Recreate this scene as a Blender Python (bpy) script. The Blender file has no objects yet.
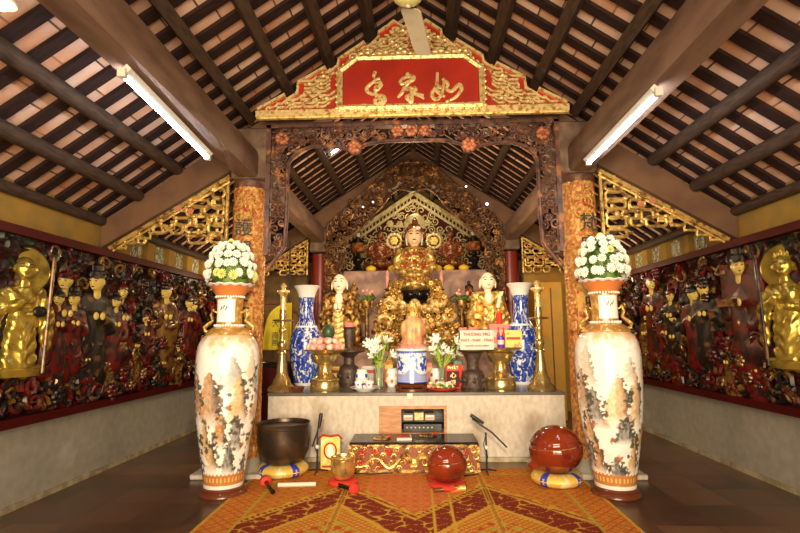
import bpy, bmesh, math, random
import numpy as np
from mathutils import Vector, Matrix, noise
random.seed(7)
RND = random.Random(11)
C = bpy.context.scene.collection
PI = math.pi
# ------------------------------------------------------------------ camera
FP = 500.0
pit, yaw, rol = math.radians(7.653), math.radians(1.852), math.radians(-.494)
CAM = Vector((.03, 0, 1.35))
Fv = Vector((-math.sin(yaw)*math.cos(pit), math.cos(yaw)*math.cos(pit), math.sin(pit)))
R0 = Vector((math.cos(yaw), math.sin(yaw), 0)); U0 = R0.cross(Fv)
Rv = math.cos(rol)*R0 + math.sin(rol)*U0; Uv = -math.sin(rol)*R0 + math.cos(rol)*U0
cd = bpy.data.cameras.new('camera'); cam = bpy.data.objects.new('camera', cd); C.objects.link(cam)
cd.lens = FP/800*36; cd.sensor_width = 36; cd.clip_start = .05
M4 = Matrix((Rv, Uv, -Fv)).transposed().to_4x4(); M4.translation = CAM; cam.matrix_world = M4
bpy.context.scene.camera = cam
def ray(u, v): return Fv + Rv*((u-400)/FP) + Uv*((266.5-v)/FP)
def W(u, v, Y): r = ray(u, v); return CAM + r*(Y/r.y)          # point seen at (u,v) at depth Y
def G(u, v, z=0): r = ray(u, v); return CAM + r*((z-1.35)/r.z)  # on a horizontal plane
def WX(u, v, X): r = ray(u, v); return CAM + r*((X-.03)/r.x)    # on a side wall
# ------------------------------------------------------------------ materials
def mat(name, col, rough=.5, metal=0., var=None, bump=None, emit=None, coat=0., stretch=None, spec=.5, vcol=False, trans=0.):
    m = bpy.data.materials.new(name); m.use_nodes = True
    nt = m.node_tree; N = nt.nodes; L = nt.links; b = N['Principled BSDF']
    b.inputs['Base Color'].default_value = (*col, 1); b.inputs['Roughness'].default_value = rough
    b.inputs['Metallic'].default_value = metal; b.inputs['Coat Weight'].default_value = coat
    b.inputs['Specular IOR Level'].default_value = spec; b.inputs['Transmission Weight'].default_value = trans
    tc = N.new('ShaderNodeTexCoord'); mp = N.new('ShaderNodeMapping'); L.new(tc.outputs['Object'], mp.inputs[0])
    if stretch: mp.inputs['Scale'].default_value = stretch
    if vcol:
        a = N.new('ShaderNodeVertexColor'); a.layer_name = 'paint'; L.new(a.outputs[0], b.inputs['Base Color'])
    if var:   # list of (color, scale, lo, hi)
        last = None
        for (c2, sc, lo, hi) in (var if isinstance(var, list) else [var]):
            n = N.new('ShaderNodeTexNoise'); n.inputs['Scale'].default_value = sc; n.inputs['Detail'].default_value = 4
            L.new(mp.outputs[0], n.inputs[0])
            mr = N.new('ShaderNodeMapRange'); mr.inputs[1].default_value = lo; mr.inputs[2].default_value = hi; L.new(n.outputs[0], mr.inputs[0])
            mx = N.new('ShaderNodeMix'); mx.data_type = 'RGBA'; L.new(mr.outputs[0], mx.inputs[0])
            if last: L.new(last, mx.inputs[6])
            else: mx.inputs[6].default_value = (*col, 1)
            mx.inputs[7].default_value = (*c2, 1); last = mx.outputs[2]
        L.new(last, b.inputs['Base Color'])
    if bump:
        n = N.new('ShaderNodeTexNoise'); n.inputs['Scale'].default_value = bump[0]; n.inputs['Detail'].default_value = 5
        L.new(mp.outputs[0], n.inputs[0]); bp = N.new('ShaderNodeBump'); bp.inputs['Strength'].default_value = bump[1]
        bp.inputs['Distance'].default_value = .02; L.new(n.outputs[0], bp.inputs['Height']); L.new(bp.outputs[0], b.inputs['Normal'])
    if emit:
        b.inputs['Emission Color'].default_value = (*emit[0], 1); b.inputs['Emission Strength'].default_value = emit[1]
    return m
def brickmat(name, c1, c2, c3, bw, bh, mortar, ms=.006, rough=.8, off=.5, bump=.3, stain=None, rot=(0, 0, 0)):
    m = mat(name, c1, rough); nt = m.node_tree; N = nt.nodes; L = nt.links; b = N['Principled BSDF']
    tc = [n for n in N if n.type == 'TEX_COORD'][0]; mp = [n for n in N if n.type == 'MAPPING'][0]; mp.inputs['Rotation'].default_value = rot
    br = N.new('ShaderNodeTexBrick'); br.offset = off; br.inputs['Scale'].default_value = 1
    for k, v in (('Color1', c1), ('Color2', c2), ('Mortar', mortar)): br.inputs[k].default_value = (*v, 1)
    br.inputs['Mortar Size'].default_value = ms; br.inputs['Brick Width'].default_value = bw; br.inputs['Row Height'].default_value = bh
    L.new(mp.outputs[0], br.inputs[0])
    n = N.new('ShaderNodeTexNoise'); n.inputs['Scale'].default_value = 3 if not stain else stain; n.inputs['Detail'].default_value = 6; L.new(mp.outputs[0], n.inputs[0])
    mr = N.new('ShaderNodeMapRange'); mr.inputs[1].default_value = .45; mr.inputs[2].default_value = .75; L.new(n.outputs[0], mr.inputs[0])
    mx = N.new('ShaderNodeMix'); mx.data_type = 'RGBA'; L.new(mr.outputs[0], mx.inputs[0]); L.new(br.outputs[0], mx.inputs[6]); mx.inputs[7].default_value = (*c3, 1)
    L.new(mx.outputs[2], b.inputs['Base Color'])
    bp = N.new('ShaderNodeBump'); bp.inputs['Strength'].default_value = bump; bp.inputs['Distance'].default_value = .01
    L.new(br.outputs['Fac'], bp.inputs['Height']); bp.invert = True; L.new(bp.outputs[0], b.inputs['Normal'])
    return m
m_tile = brickmat('roof_tile', (.66, .38, .25), (.86, .62, .48), (.60, .24, .09), .27, .225, (.08, .045, .03), .008, off=.37, stain=2.2)
m_rafter = mat('dark_rafter', (.034, .015, .012), .85, var=((.022, .011, .009), 7, .4, .6), stretch=(1, 6, 1), spec=.2)
m_pole = mat('weathered_pole', (.075, .042, .024), .7, var=((.038, .022, .014), 9, .4, .65), stretch=(6, 1, 6), spec=.3)
m_beam = mat('brown_beam', (.22, .13, .088), .6, var=[((.13, .072, .048), 3, .4, .65), ((.22, .13, .085), 8, .6, .75)], stretch=(3, .7, 3), spec=.3)
m_beam2 = mat('truss_timber', (.17, .085, .042), .6, var=((.12, .06, .035), 4, .4, .65), spec=.3)
m_block = mat('cracked_timber', (.22, .14, .09), .8, var=((.12, .07, .045), 6, .4, .6))
m_ochre = mat('ochre_plaster', (.36, .20, .035), .85, var=[((.26, .17, .045), 5, .4, .65), ((.14, .09, .03), 2.3, .58, .75)], spec=.2)
m_plas = mat('grey_plaster', (.37, .34, .285), .7, var=[((.32, .29, .235), 12, .35, .65), ((.52, .50, .44), 1.1, .60, .74)], spec=.2, bump=(60, .15))
m_skirt = mat('cream_skirting', (.44, .38, .25), .7, var=((.28, .22, .12), 10, .4, .6))
m_floor = brickmat('floor_tile', (.20, .10, .052), (.055, .03, .02), (.15, .055, .025), .42, .42, (.05, .03, .02), .006, rough=.28, off=0, bump=.15, stain=2.5)
m_altar = mat('altar_stone', (.56, .50, .42), .75, var=[((.46, .39, .31), 22, .40, .66), ((.30, .22, .14), 2.6, .56, .8)], stretch=(1, 1, .55), bump=(40, .15), spec=.3)
m_altop = mat('altar_top', (.10, .085, .065), .22, var=((.12, .10, .08), 5, .4, .6))
m_gold = mat('gilding', (.80, .53, .16), .36, .65, var=((.22, .09, .02), 17, .48, .66), bump=(38, .35))
m_goldw = mat('bright_gilding', (.95, .72, .32), .38, .5, var=((.45, .22, .03), 26, .5, .66), bump=(40, .3))
m_goldd = mat('aged_gilding', (.50, .29, .08), .4, .6, var=((.09, .03, .01), 16, .42, .6), bump=(40, .4))
m_goldf = mat('lacquer_gold_figure', (.58, .42, .07), .28, .75, var=((.30, .19, .03), 9, .5, .7), coat=.3)
m_brass = mat('brass', (.80, .60, .24), .24, .85, var=((.5, .34, .1), 12, .45, .7))
m_carve = mat('carved_redwood', (.10, .04, .028), .5, var=[((.34, .13, .045), 8, .53, .66), ((.035, .016, .012), 14, .52, .66)])
m_carve_g = mat('carved_gold_brown', (.13, .055, .022), .45, .3, var=[((.50, .24, .06), 6, .54, .68), ((.04, .018, .008), 13, .5, .66)])
m_redb = mat('red_lacquer', (.42, .022, .006), .45, var=((.30, .012, .004), 3, .4, .7))
m_redd = mat('dark_red_lacquer', (.065, .004, .004), .5, spec=.15)
m_blackl = mat('black_lacquer', (.010, .007, .006), .22, spec=.3)
m_colm = mat('carved_column_skin', (.46, .16, .035), .45, .25, var=[((.66, .36, .10), 26, .46, .58), ((.30, .05, .015), 9, .60, .72)], bump=(48, .7))
m_strip = mat('gold_inscription_strip', (.62, .36, .08), .5, .3, var=((.42, .05, .02), 12, .5, .6), bump=(70, .6))
m_ink = mat('dark_inscription', (.04, .05, .045), .5)
m_pan = mat('relief_lacquer', (.04, .004, .004), .42, var=[((.012, .008, .006), 4, .46, .54), ((.24, .14, .035), 9, .62, .70), ((.02, .025, .01), 6, .6, .66)], coat=.05, spec=.35)
m_robe = mat('relief_robe_red', (.12, .006, .004), .36, var=((.02, .004, .004), 9, .44, .58), coat=.08, spec=.4)
m_robeb = mat('relief_robe_dark', (.010, .007, .006), .4, var=((.14, .06, .015), 11, .54, .64), coat=.05, spec=.35)
m_robeg = mat('relief_robe_ochre', (.22, .11, .025), .3, .3, var=((.05, .012, .008), 12, .46, .58), coat=.3)
m_face = mat('relief_face_paint', (.72, .52, .12), .35)
m_skin = mat('statue_face_paint', (.82, .55, .34), .4)
m_skinw = mat('pale_statue_face', (.88, .72, .55), .4)
m_lip = mat('statue_lips', (.5, .06, .04), .5)
m_eye = mat('statue_eyes', (.02, .012, .01), .4)
m_wood = mat('cabinet_wood', (.50, .24, .10), .5, var=((.36, .16, .06), 7, .4, .6), stretch=(1, 1, 5))
m_fish = mat('polished_redwood', (.19, .022, .006), .16, var=((.11, .012, .005), 4, .42, .62), coat=.7)
m_bronze = mat('dark_bronze', (.045, .032, .022), .34, .6, var=((.10, .06, .03), 5, .48, .68))
m_iron = mat('cast_bronze_stand', (.075, .05, .04), .45, .5, var=((.12, .085, .06), 30, .5, .6), bump=(60, .5))
m_black = mat('black_metal', (.012, .012, .013), .45)
m_white = mat('white_porcelain', (.82, .80, .76), .18, coat=.5)
m_petal = mat('white_petals', (.86, .88, .78), .6)
m_petaly = mat('yellow_petals', (.72, .70, .22), .6)
m_leaf = mat('green_leaves', (.035, .085, .012), .5, var=((.15, .25, .04), 20, .4, .6))
m_stem = mat('pale_stems', (.35, .5, .06), .5)
m_pinkf = mat('pink_fruit', (.80, .32, .26), .35, var=((.86, .60, .50), 9, .45, .6))
m_yellowf = mat('yellow_fruit', (.85, .55, .03), .4)
m_melon = mat('dark_melon', (.035, .075, .035), .4)
m_cush_r = mat('red_cushion', (.62, .03, .015), .7)
m_cush_g = mat('gold_brocade', (.72, .48, .09), .5, .2, var=((.8, .66, .34), 16, .5, .6))
m_cush_b = mat('blue_brocade', (.03, .04, .38), .6)
m_stone = mat('pink_grey_stone', (.58, .36, .28), .8, var=((.30, .18, .15), 4, .4, .6))
m_paper = mat('white_paper', (.64, .60, .50), .6)
m_tube = mat('fluorescent_tube', (1, 1, 1), .4, emit=((.86, .92, 1.0), 34))
m_lampb = mat('lamp_housing', (.62, .58, .50), .4)
m_bulbp = mat('pink_bulb', (1, .6, .9), .4, emit=((1, .45, .9), 12))
m_bulbw = mat('white_bulb', (1, 1, 1), .4, emit=((1, .95, .9), 9))
m_cream = mat('cream_fretwork', (.66, .54, .28), .5, .2, var=((.42, .30, .1), 9, .5, .65))
m_fan = mat('cream_enamel', (.62, .54, .36), .35, var=((.5, .42, .26), 6, .5, .7))
m_vp = mat('vase_painting', (.8, .8, .8), .2, vcol=True, coat=.5)
m_carpet = mat('woven_carpet', (.5, .3, .1), .95, vcol=True, bump=(160, .5), spec=.1)
m_yband = mat('vase_ochre_band', (.50, .24, .05), .3, .3, var=((.72, .5, .18), 26, .48, .6), coat=.4)
m_foot = mat('brown_vase_stand', (.13, .032, .012), .3, coat=.3)
m_yellowc = mat('yellow_cloth', (.72, .58, .02), .7, var=((.6, .46, .02), 6, .4, .6))
m_glass = mat('glass_vase', (.85, .9, .85), .05, trans=.9)
m_purple = mat('purple_can', (.11, .03, .45), .3)
m_bluew = mat('cobalt_blue', (.02, .045, .42), .2, coat=.5)
m_orange = mat('orange_paint', (.75, .22, .02), .5)
m_goldt = mat('bright_yellow_box', (.85, .62, .14), .5, var=((.75, .2, .08), 12, .58, .64))
m_pinkb = mat('pink_paper_box', (.80, .25, .22), .6)
m_grn = mat('green_glaze', (.04, .16, .09), .3)
m_dwall = mat('dark_rear_wall', (.22, .13, .05), .9, var=((.12, .07, .03), 3, .4, .6))
m_goldp = mat('warm_ochre_wall', (.50, .25, .03), .8, var=((.4, .24, .05), 5, .4, .6))
m_vent = mat('patterned_glass_block', (.62, .66, .5), .2, var=((.2, .2, .12), 30, .5, .56), bump=(40, .6))
# ------------------------------------------------------------------ mesh builder
class MB:
    def __init__(s): s.v = []; s.f = []; s.c = None
    def add(s, vs, fs, X=None):
        o = len(s.v)
        s.v += [tuple(X @ Vector(p)) if X is not None else tuple(p) for p in vs]
        s.f += [tuple(i+o for i in f) for f in fs]; return s
    def box(s, x0, x1, y0, y1, z0, z1, X=None):
        vs = [(x, y, z) for z in (z0, z1) for y in (y0, y1) for x in (x0, x1)]
        return s.add(vs, [(0, 2, 3, 1), (4, 5, 7, 6), (0, 1, 5, 4), (2, 6, 7, 3), (0, 4, 6, 2), (1, 3, 7, 5)], X)
    def bbox(s, x0, x1, y0, y1, z0, z1, b=.01, X=None):   # chamfered box
        vs = []; 
        for sx, x in ((1, x0), (-1, x1)):
            for sy, y in ((1, y0), (-1, y1)):
                for sz, z in ((1, z0), (-1, z1)):
                    vs += [(x+sx*b, y+sy*b, z), (x+sx*b, y, z+sz*b), (x, y+sy*b, z+sz*b)]
        bm = bmesh.new()
        for p in vs: bm.verts.new(p)
        bmesh.ops.convex_hull(bm, input=bm.verts); bm.verts.ensure_lookup_table(); bm.verts.index_update()
        r = s.add([v.co[:] for v in bm.verts], [tuple(v.index for v in f.verts) for f in bm.faces], X); bm.free(); return r
    def lathe(s, prof, c=(0, 0, 0), n=32, X=None, sx=1, sy=1):
        vs = []; fs = []; m = len(prof)
        for r, z in prof:
            for k in range(n):
                a = 2*PI*k/n; vs.append((c[0]+r*sx*math.cos(a), c[1]+r*sy*math.sin(a), c[2]+z))
        for i in range(m-1):
            for k in range(n):
                k2 = (k+1) % n; fs.append((i*n+k, i*n+k2, (i+1)*n+k2, (i+1)*n+k))
        if prof[0][0] > 1e-5: fs.append(tuple(range(n-1, -1, -1)))
        if prof[-1][0] > 1e-5: fs.append(tuple((m-1)*n+k for k in range(n)))
        return s.add(vs, fs, X)
    def ell(s, c, r, n=16, m=10, R=None):
        if not hasattr(r, '__len__'): r = (r, r, r)
        vs = [(0, 0, -1)]; fs = []
        for i in range(1, m):
            t = -PI/2+PI*i/m
            for k in range(n): a = 2*PI*k/n; vs.append((math.cos(t)*math.cos(a), math.cos(t)*math.sin(a), math.sin(t)))
        vs.append((0, 0, 1)); e = len(vs)-1
        for k in range(n): fs.append((0, 1+(k+1) % n, 1+k)); fs.append((e, 1+(m-2)*n+k, 1+(m-2)*n+(k+1) % n))
        for i in range(m-2):
            for k in range(n): k2 = (k+1) % n; fs.append((1+i*n+k, 1+i*n+k2, 1+(i+1)*n+k2, 1+(i+1)*n+k))
        X = Matrix.Translation(c) @ (R.to_4x4() if R is not None else Matrix()) @ Matrix.Diagonal((*r, 1))
        return s.add(vs, fs, X)
    def tube(s, pts, r, n=8, closed=False, X=None, flat=1.):
        P = [Vector(p) for p in pts]; m = len(P); rr = r if hasattr(r, '__len__') else [r]*m; vs = []; fs = []
        nrm = None
        for i in range(m):
            a = P[(i-1) % m] if (closed or i) else P[0]; b = P[(i+1) % m] if (closed or i < m-1) else P[-1]
            t = (b-a); t = t.normalized() if t.length > 1e-9 else Vector((0, 0, 1))
            if nrm is None: nrm = t.orthogonal().normalized() if abs(t.y) > .9 else t.cross(Vector((0, 1, 0))).normalized()
            nrm = (nrm-t*nrm.dot(t)); nrm = nrm.normalized() if nrm.length > 1e-6 else t.orthogonal().normalized()
            bi = t.cross(nrm)
            for k in range(n): an = 2*PI*k/n+PI/n; vs.append(P[i]+nrm*math.cos(an)*rr[i]+bi*math.sin(an)*rr[i]*flat)
        for i in range(m if closed else m-1):
            for k in range(n): k2 = (k+1) % n; j = (i+1) % m; fs.append((i*n+k, i*n+k2, j*n+k2, j*n+k))
        if not closed: fs.append(tuple(range(n-1, -1, -1))); fs.append(tuple((m-1)*n+k for k in range(n)))
        return s.add(vs, fs, X)
    def prism(s, poly, y0, y1, X=None):    # polygon in x,z; extruded along y
        n = len(poly); vs = [(x, y0, z) for x, z in poly]+[(x, y1, z) for x, z in poly]
        fs = [tuple(range(n)), tuple(range(2*n-1, n-1, -1))]+[(i, i+n, (i+1) % n+n, (i+1) % n) for i in range(n)]
        return s.add(vs, fs, X)
    def grid(s, f, nu, nv, closeu=False):
        vs = [f(i/(nu if closeu else nu-1), j/(nv-1)) for j in range(nv) for i in range(nu)]; fs = []
        for j in range(nv-1):
            for i in range(nu if closeu else nu-1):
                i2 = (i+1) % nu; fs.append((j*nu+i, j*nu+i2, (j+1)*nu+i2, (j+1)*nu+i))
        return s.add(vs, fs)
    def mesh(s, name, smooth=True):
        me = bpy.data.meshes.new(name); me.from_pydata(s.v, [], s.f); me.validate()
        bm = bmesh.new(); bm.from_mesh(me); bmesh.ops.recalc_face_normals(bm, faces=bm.faces); bm.to_mesh(me); bm.free()
        if smooth:
            me.polygons.foreach_set('use_smooth', [True]*len(me.polygons)); me.set_sharp_from_angle(angle=math.radians(38))
        return me
    def build(s, name, m, parent=None, loc=(0, 0, 0), smooth=True, label=None):
        me = s.mesh(name, smooth); me.materials.append(m); return link(name, me, parent, loc, label)
    def wbuild(s, name, m, parent=None, origin=None, smooth=True, label=None):   # verts in world space
        o = Vector(origin) if origin is not None else (parent.location.copy() if parent else Vector((0, 0, 0)))
        s.v = [tuple(Vector(p)-o) for p in s.v]
        return s.build(name, m, parent, (0, 0, 0) if parent else o, smooth, label)
def link(name, me, parent=None, loc=(0, 0, 0), label=None):
    o = bpy.data.objects.new(name, me); C.objects.link(o); o.location = loc; o.parent = parent
    if label: o['label'] = label
    return o
def tag(o, label, cat, group=None, kind=None):
    o['label'] = label; o['category'] = cat
    if group: o['group'] = group
    if kind: o['kind'] = kind
    return o
def T(name, label, cat, loc=(0, 0, 0), group=None, rz=0):
    o = bpy.data.objects.new(name, None); C.objects.link(o); o.location = loc; o.rotation_euler = (0, 0, rz); o.empty_display_size = .1
    return tag(o, label, cat, group)
def S(o): o['kind'] = 'structure'; return o
def kids(o): return [c for c in C.objects if c.parent == o]
def dup(o, parent=None, loc=None, rz=None, label=None, mirror=False):
    c = o.copy(); C.objects.link(c); c.parent = parent
    if loc is not None: c.location = loc
    if rz is not None: c.rotation_euler.z = rz
    if label: c['label'] = label
    for k in kids(o): dup(k, c)
    return c
TS = bpy.data.scenes.new('workbench')
def blob(prims, vox, smooth=6):
    """one continuous surface out of ellipsoids ('e',c,r[,R]) and tapered limbs ('c',p,q,r1,r2)"""
    b = MB()
    for p in prims:
        if p[0] == 'e': b.ell(p[1], p[2], 20, 14, p[3] if len(p) > 3 else None)
        else:
            a, q = Vector(p[1]), Vector(p[2]); r1, r2 = p[3], p[4]; pts = []; rr = []
            d = (q-a); n = d.normalized()
            for t in (-1, -.8, -.5, 0): pts.append(a+n*r1*t); rr.append(r1*math.sqrt(max(.002, 1-t*t)))
            for t in (0, .5, .8, 1): pts.append(q+n*r2*t); rr.append(r2*math.sqrt(max(.002, 1-t*t)))
            b.tube(pts, rr, 14)
    me = b.mesh('tmp'); o = bpy.data.objects.new('tmp', me); TS.collection.objects.link(o)
    md = o.modifiers.new('r', 'REMESH'); md.mode = 'VOXEL'; md.voxel_size = vox; md.use_smooth_shade = True
    sm = o.modifiers.new('s', 'SMOOTH'); sm.iterations = smooth; sm.factor = .5
    TS.view_layers[0].update(); dg = TS.view_layers[0].depsgraph; me2 = bpy.data.meshes.new_from_object(o.evaluated_get(dg)); bpy.data.objects.remove(o); bpy.data.meshes.remove(me)
    me2.polygons.foreach_set('use_smooth', [True]*len(me2.polygons)); return me2
def bl(name, prims, vox, m, parent=None, loc=(0, 0, 0), smooth=6, fold=None, label=None):
    me = blob(prims, vox, smooth)
    if fold:
        for v in me.vertices:
            v.co += v.normal*fold(v.co)
    me.materials.clear(); me.materials.append(m); return link(name, me, parent, loc, label)
def text(s, size, depth, font=None, off=0):
    cu = bpy.data.curves.new('t', 'FONT'); cu.body = s; cu.offset = off; cu.size = size; cu.extrude = depth; cu.align_x = 'CENTER'; cu.align_y = 'CENTER'
    o = bpy.data.objects.new('t', cu); TS.collection.objects.link(o); TS.view_layers[0].update(); dg = TS.view_layers[0].depsgraph
    me = bpy.data.meshes.new_from_object(o.evaluated_get(dg)); bpy.data.objects.remove(o); me.materials.clear(); return me
def textobj(name, s, size, m, parent, loc, depth=.003, rot=(PI/2, 0, 0), bold=0):
    me = text(s, size, depth, None, bold); me.materials.append(m); o = link(name, me, parent, loc); o.rotation_euler = rot; return o
def spiral(b, c, r, tr, turns=1.4, a0=0, s=1, plane='xz', n=16, Y=0, seg=6, wob=0.):
    pts = []
    for i in range(n):
        t = i/(n-1); a = a0+s*turns*2*PI*t; q = r*(1-.82*t)
        pts.append((c[0]+q*math.cos(a), Y+wob*math.sin(t*9), c[1]+q*math.sin(a)))
    b.tube(pts, [tr*(1-.3*i/(n-1)) for i in range(n)], seg)
def rosette(b, c, r, Y, n=6, d=.35):
    for k in range(n):
        a = 2*PI*k/n; b.ell((c[0]+math.cos(a)*r*.6, Y, c[1]+math.sin(a)*r*.6), (r*.42, r*d, r*.42), 8, 6)
    b.ell((c[0], Y-r*.15, c[1]), (r*.35, r*d*1.2, r*.35), 8, 6)
def inpoly(x, z, P):
    c = False; n = len(P)
    for i in range(n):
        x1, z1 = P[i]; x2, z2 = P[(i+1) % n]
        if (z1 > z) != (z2 > z) and x < (x2-x1)*(z-z1)/(z2-z1)+x1: c = not c
    return c
def scrollfill(b, inside, box, cell, Y, tr, rnd, flowers=.15, dy=.015):
    x0, x1, z0, z1 = box; z = z0; row = 0
    while z < z1:
        x = x0+(row % 2)*cell*.5
        while x < x1:
            cx = x+rnd.uniform(-.2, .2)*cell; cz = z+rnd.uniform(-.2, .2)*cell
            if inside(cx, cz):
                yy = Y+rnd.uniform(-dy, dy)
                if rnd.random() < flowers: rosette(b, (cx, cz), cell*.5, yy-dy, 6)
                else: spiral(b, (cx, cz), cell*.58, tr, rnd.uniform(1., 1.7), rnd.uniform(0, 6.28), rnd.choice((-1, 1)), Y=yy, n=13, seg=5, wob=dy*.6)
                if rnd.random() < .5: b.ell((cx+rnd.uniform(-.5, .5)*cell, yy, cz+rnd.uniform(-.5, .5)*cell), (tr*2.2, tr*1.4, tr*1.2), 6, 5, Matrix.Rotation(rnd.uniform(0, 3.1), 3, 'Y'))
            x += cell
        z += cell*.86; row += 1
def paintmesh(me, cols):
    a = me.color_attributes.new('paint', 'FLOAT_COLOR', 'POINT'); n = len(me.vertices)
    buf = np.ones((n, 4), np.float32); buf[:, :3] = cols; a.data.foreach_set('color', buf.ravel())
# ------------------------------------------------------------------ room shell
WX_ = 3.167; Y0, Y1 = -2.0, 11.3
YT1, YT2 = 4.985, 8.6                    # planes of the two roof trusses (middle)
S(MB().box(-3.6, 3.6, Y0, Y1+.3, -.1, 0).wbuild('floor', m_floor, smooth=False))
for s, nm in ((-1, 'left'), (1, 'right')):
    a, b = sorted((s*WX_, s*3.45))
    S(MB().box(a, b, Y0, Y1, 0, .672).wbuild('wall_'+nm, m_plas, smooth=False))
    S(MB().box(*sorted((s*(WX_-.02), s*WX_)), Y0, Y1, 0, .045).wbuild('baseboard_'+nm, m_skirt, smooth=False))
    bb = MB(); a2, b2 = sorted((s*(WX_+.02), s*3.45))
    bb.box(a2, b2, Y0, 5.3, .672, 2.62); bb.box(a2, b2, 5.3, 8.3, .672, 2.25); bb.box(a2, b2, 5.3, 8.3, 2.47, 2.62); bb.box(a2, b2, 8.3, Y1, .672, 2.62)
    for k in range(6): y = 5.3+k*.52; bb.box(a2, b2, y, y+.16, 2.25, 2.47)
    up = S(bb.wbuild('wall_%s_upper' % nm, m_ochre, smooth=False))
    for k in range(6):
        y = 5.46+k*.52
        if y+.36 > 8.3: break
        v = S(MB().box(*sorted((s*(WX_+.09), s*(WX_+.12))), y, y+.36, 2.25, 2.47).wbuild('window_%d' % (k+1+(0 if s < 0 else 6)), m_vent, smooth=False))
        fr = MB()
        for q in range(3): fr.tube([(s*(WX_+.085), y+.06+.12*q, 2.36+.05*math.cos(t)) if 0 else (s*(WX_+.085), y+.06+.12*q+.045*math.cos(t), 2.36+.08*math.sin(t)) for t in [i*PI/6 for i in range(12)]], .008, 5, True)
        fr.wbuild('window_lattice', m_skirt, v)
    # lean strip along the wall head
    o = MB().tube([(s*(WX_-.01), Y0, 2.52), (s*(WX_-.01), 4.88, 2.51)], .05, 10).wbuild('trim_eave_pole_'+nm, m_pole); S(o)
    o = MB().tube([(s*(WX_-.01), 5.08, 2.51), (s*(WX_-.01), Y1, 2.51)], .05, 10).wbuild('trim_rear_eave_pole_'+nm, m_pole); S(o)
S(MB().box(-3.45, 3.45, Y1, Y1+.25, 0, 4.95).wbuild('wall_rear', m_dwall, smooth=False))
fb = MB(); fb.box(-3.45, -1.9, Y0-.2, Y0, 0, 4.95).box(1.9, 3.45, Y0-.2, Y0, 0, 4.95).box(-1.9, 1.9, Y0-.2, Y0, 2.9, 4.95)
S(fb.wbuild('wall_front', m_plas, smooth=False))
# ------------------------------------------------------------------ roof
RZ, SL = 4.83, .70
ang = math.atan(SL)
for s, nm in ((-1, 'left'), (1, 'right')):
    # each slope is modelled flat in its own frame, then pitched
    Lr = 3.5/math.cos(ang)
    b = MB().box(0, Lr, Y0-.2, Y1+.25, 0, .06)
    o = b.mesh('ceiling_tiles', False); o.materials.append(m_tile); ce = link('ceiling_'+nm, o); S(ce)
    ce.location = (0, 0, RZ); ce.rotation_euler = (0, ang, 0) if s > 0 else (0, ang, PI)
    if s < 0: 
        ce.data.transform(Matrix.Translation((0, -(Y1+Y0+.05), 0))); ce.location = (0, 0, RZ)
        # rotated half a turn: y runs backwards
    rm = None
    for k in range(-26, 34):
        y = 3.832+k*.2262
        if y < Y0-.1 or y > Y1: continue
        if rm is None:
            rb = MB().box(0, Lr, -.048, .048, -.03, -.001); rm = rb.mesh('rafter', False); rm.materials.append(m_rafter)
        yy = y if s > 0 else -y
        link('rafter', rm, ce, (0, yy, 0))
PUR = [0, .42, .84, 1.265, 1.66, 2.03, 2.40, 2.79]
for d in PUR:
    for s in ((1,) if d == 0 else (-1, 1)):
        z = RZ-SL*d-.11; sq = d < 1.7
        for (ya, yb) in ((Y0, 4.86), (5.07, 8.5), (8.7, Y1)):
            b = MB()
            if sq: b.tube([(s*d, ya, z), (s*d, yb, z)], .066, 4) if ya < 0 else b.tube([(s*d, ya, z), (s*d, yb, z)], .058, 10)
            else: b.tube([(s*d, ya, z), (s*d+.006, (ya+yb)/2, z-.008), (s*d, yb, z)], .062, 12)
            S(b.wbuild('trim_roof_purlin', m_pole, origin=(s*d, yb, z)))
            if ya > 0: pass
def truss(yc, nm):
    h = .1
    for s, t in ((-1, 'left'), (1, 'right')):
        P = [(0, 4.13), (s*3.165, 2.236), (s*3.165, 2.51), (0, 4.555)]
        S(MB().prism(P, yc-h, yc+h).wbuild('trim_%s_truss_%s' % (nm, t), m_beam2, smooth=False, origin=(s*1.6, yc, 3)))
truss(YT1, 'front'); truss(YT2, 'rear'); 
# big beams running along the nave over the columns
for s, nm in ((-1, 'left'), (1, 'right')):
    for (ya, yb, t) in ((Y0, 4.84, 'front'), (5.3, 8.5, 'middle')):
        pr = [(-.09, -.135), (.09, -.135), (.108, -.1), (.108, .1), (.09, .135), (-.09, .135), (-.108, .1), (-.108, -.1)]
        S(MB().prism([(s*1.665+x, 3.07+z) for x, z in pr], ya, yb).wbuild('trim_%s_beam_%s' % (t, nm), m_beam, origin=(s*1.665, yb, 3.07)))
    # cracked post head that carries the beam
    S(MB().bbox(s*1.64-.2, s*1.64+.2, 4.84, 5.26, 2.925, 3.46, .02).wbuild('trim_post_head_'+nm, m_block, origin=(s*1.64, 5.0, 2.9)))
    S(MB().bbox(s*1.66-.17, s*1.66+.17, 8.56, 8.9, 2.78, 3.3, .02).wbuild('trim_rear_post_head_'+nm, m_block, origin=(s*1.66, 8.7, 2.8)))
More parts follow.
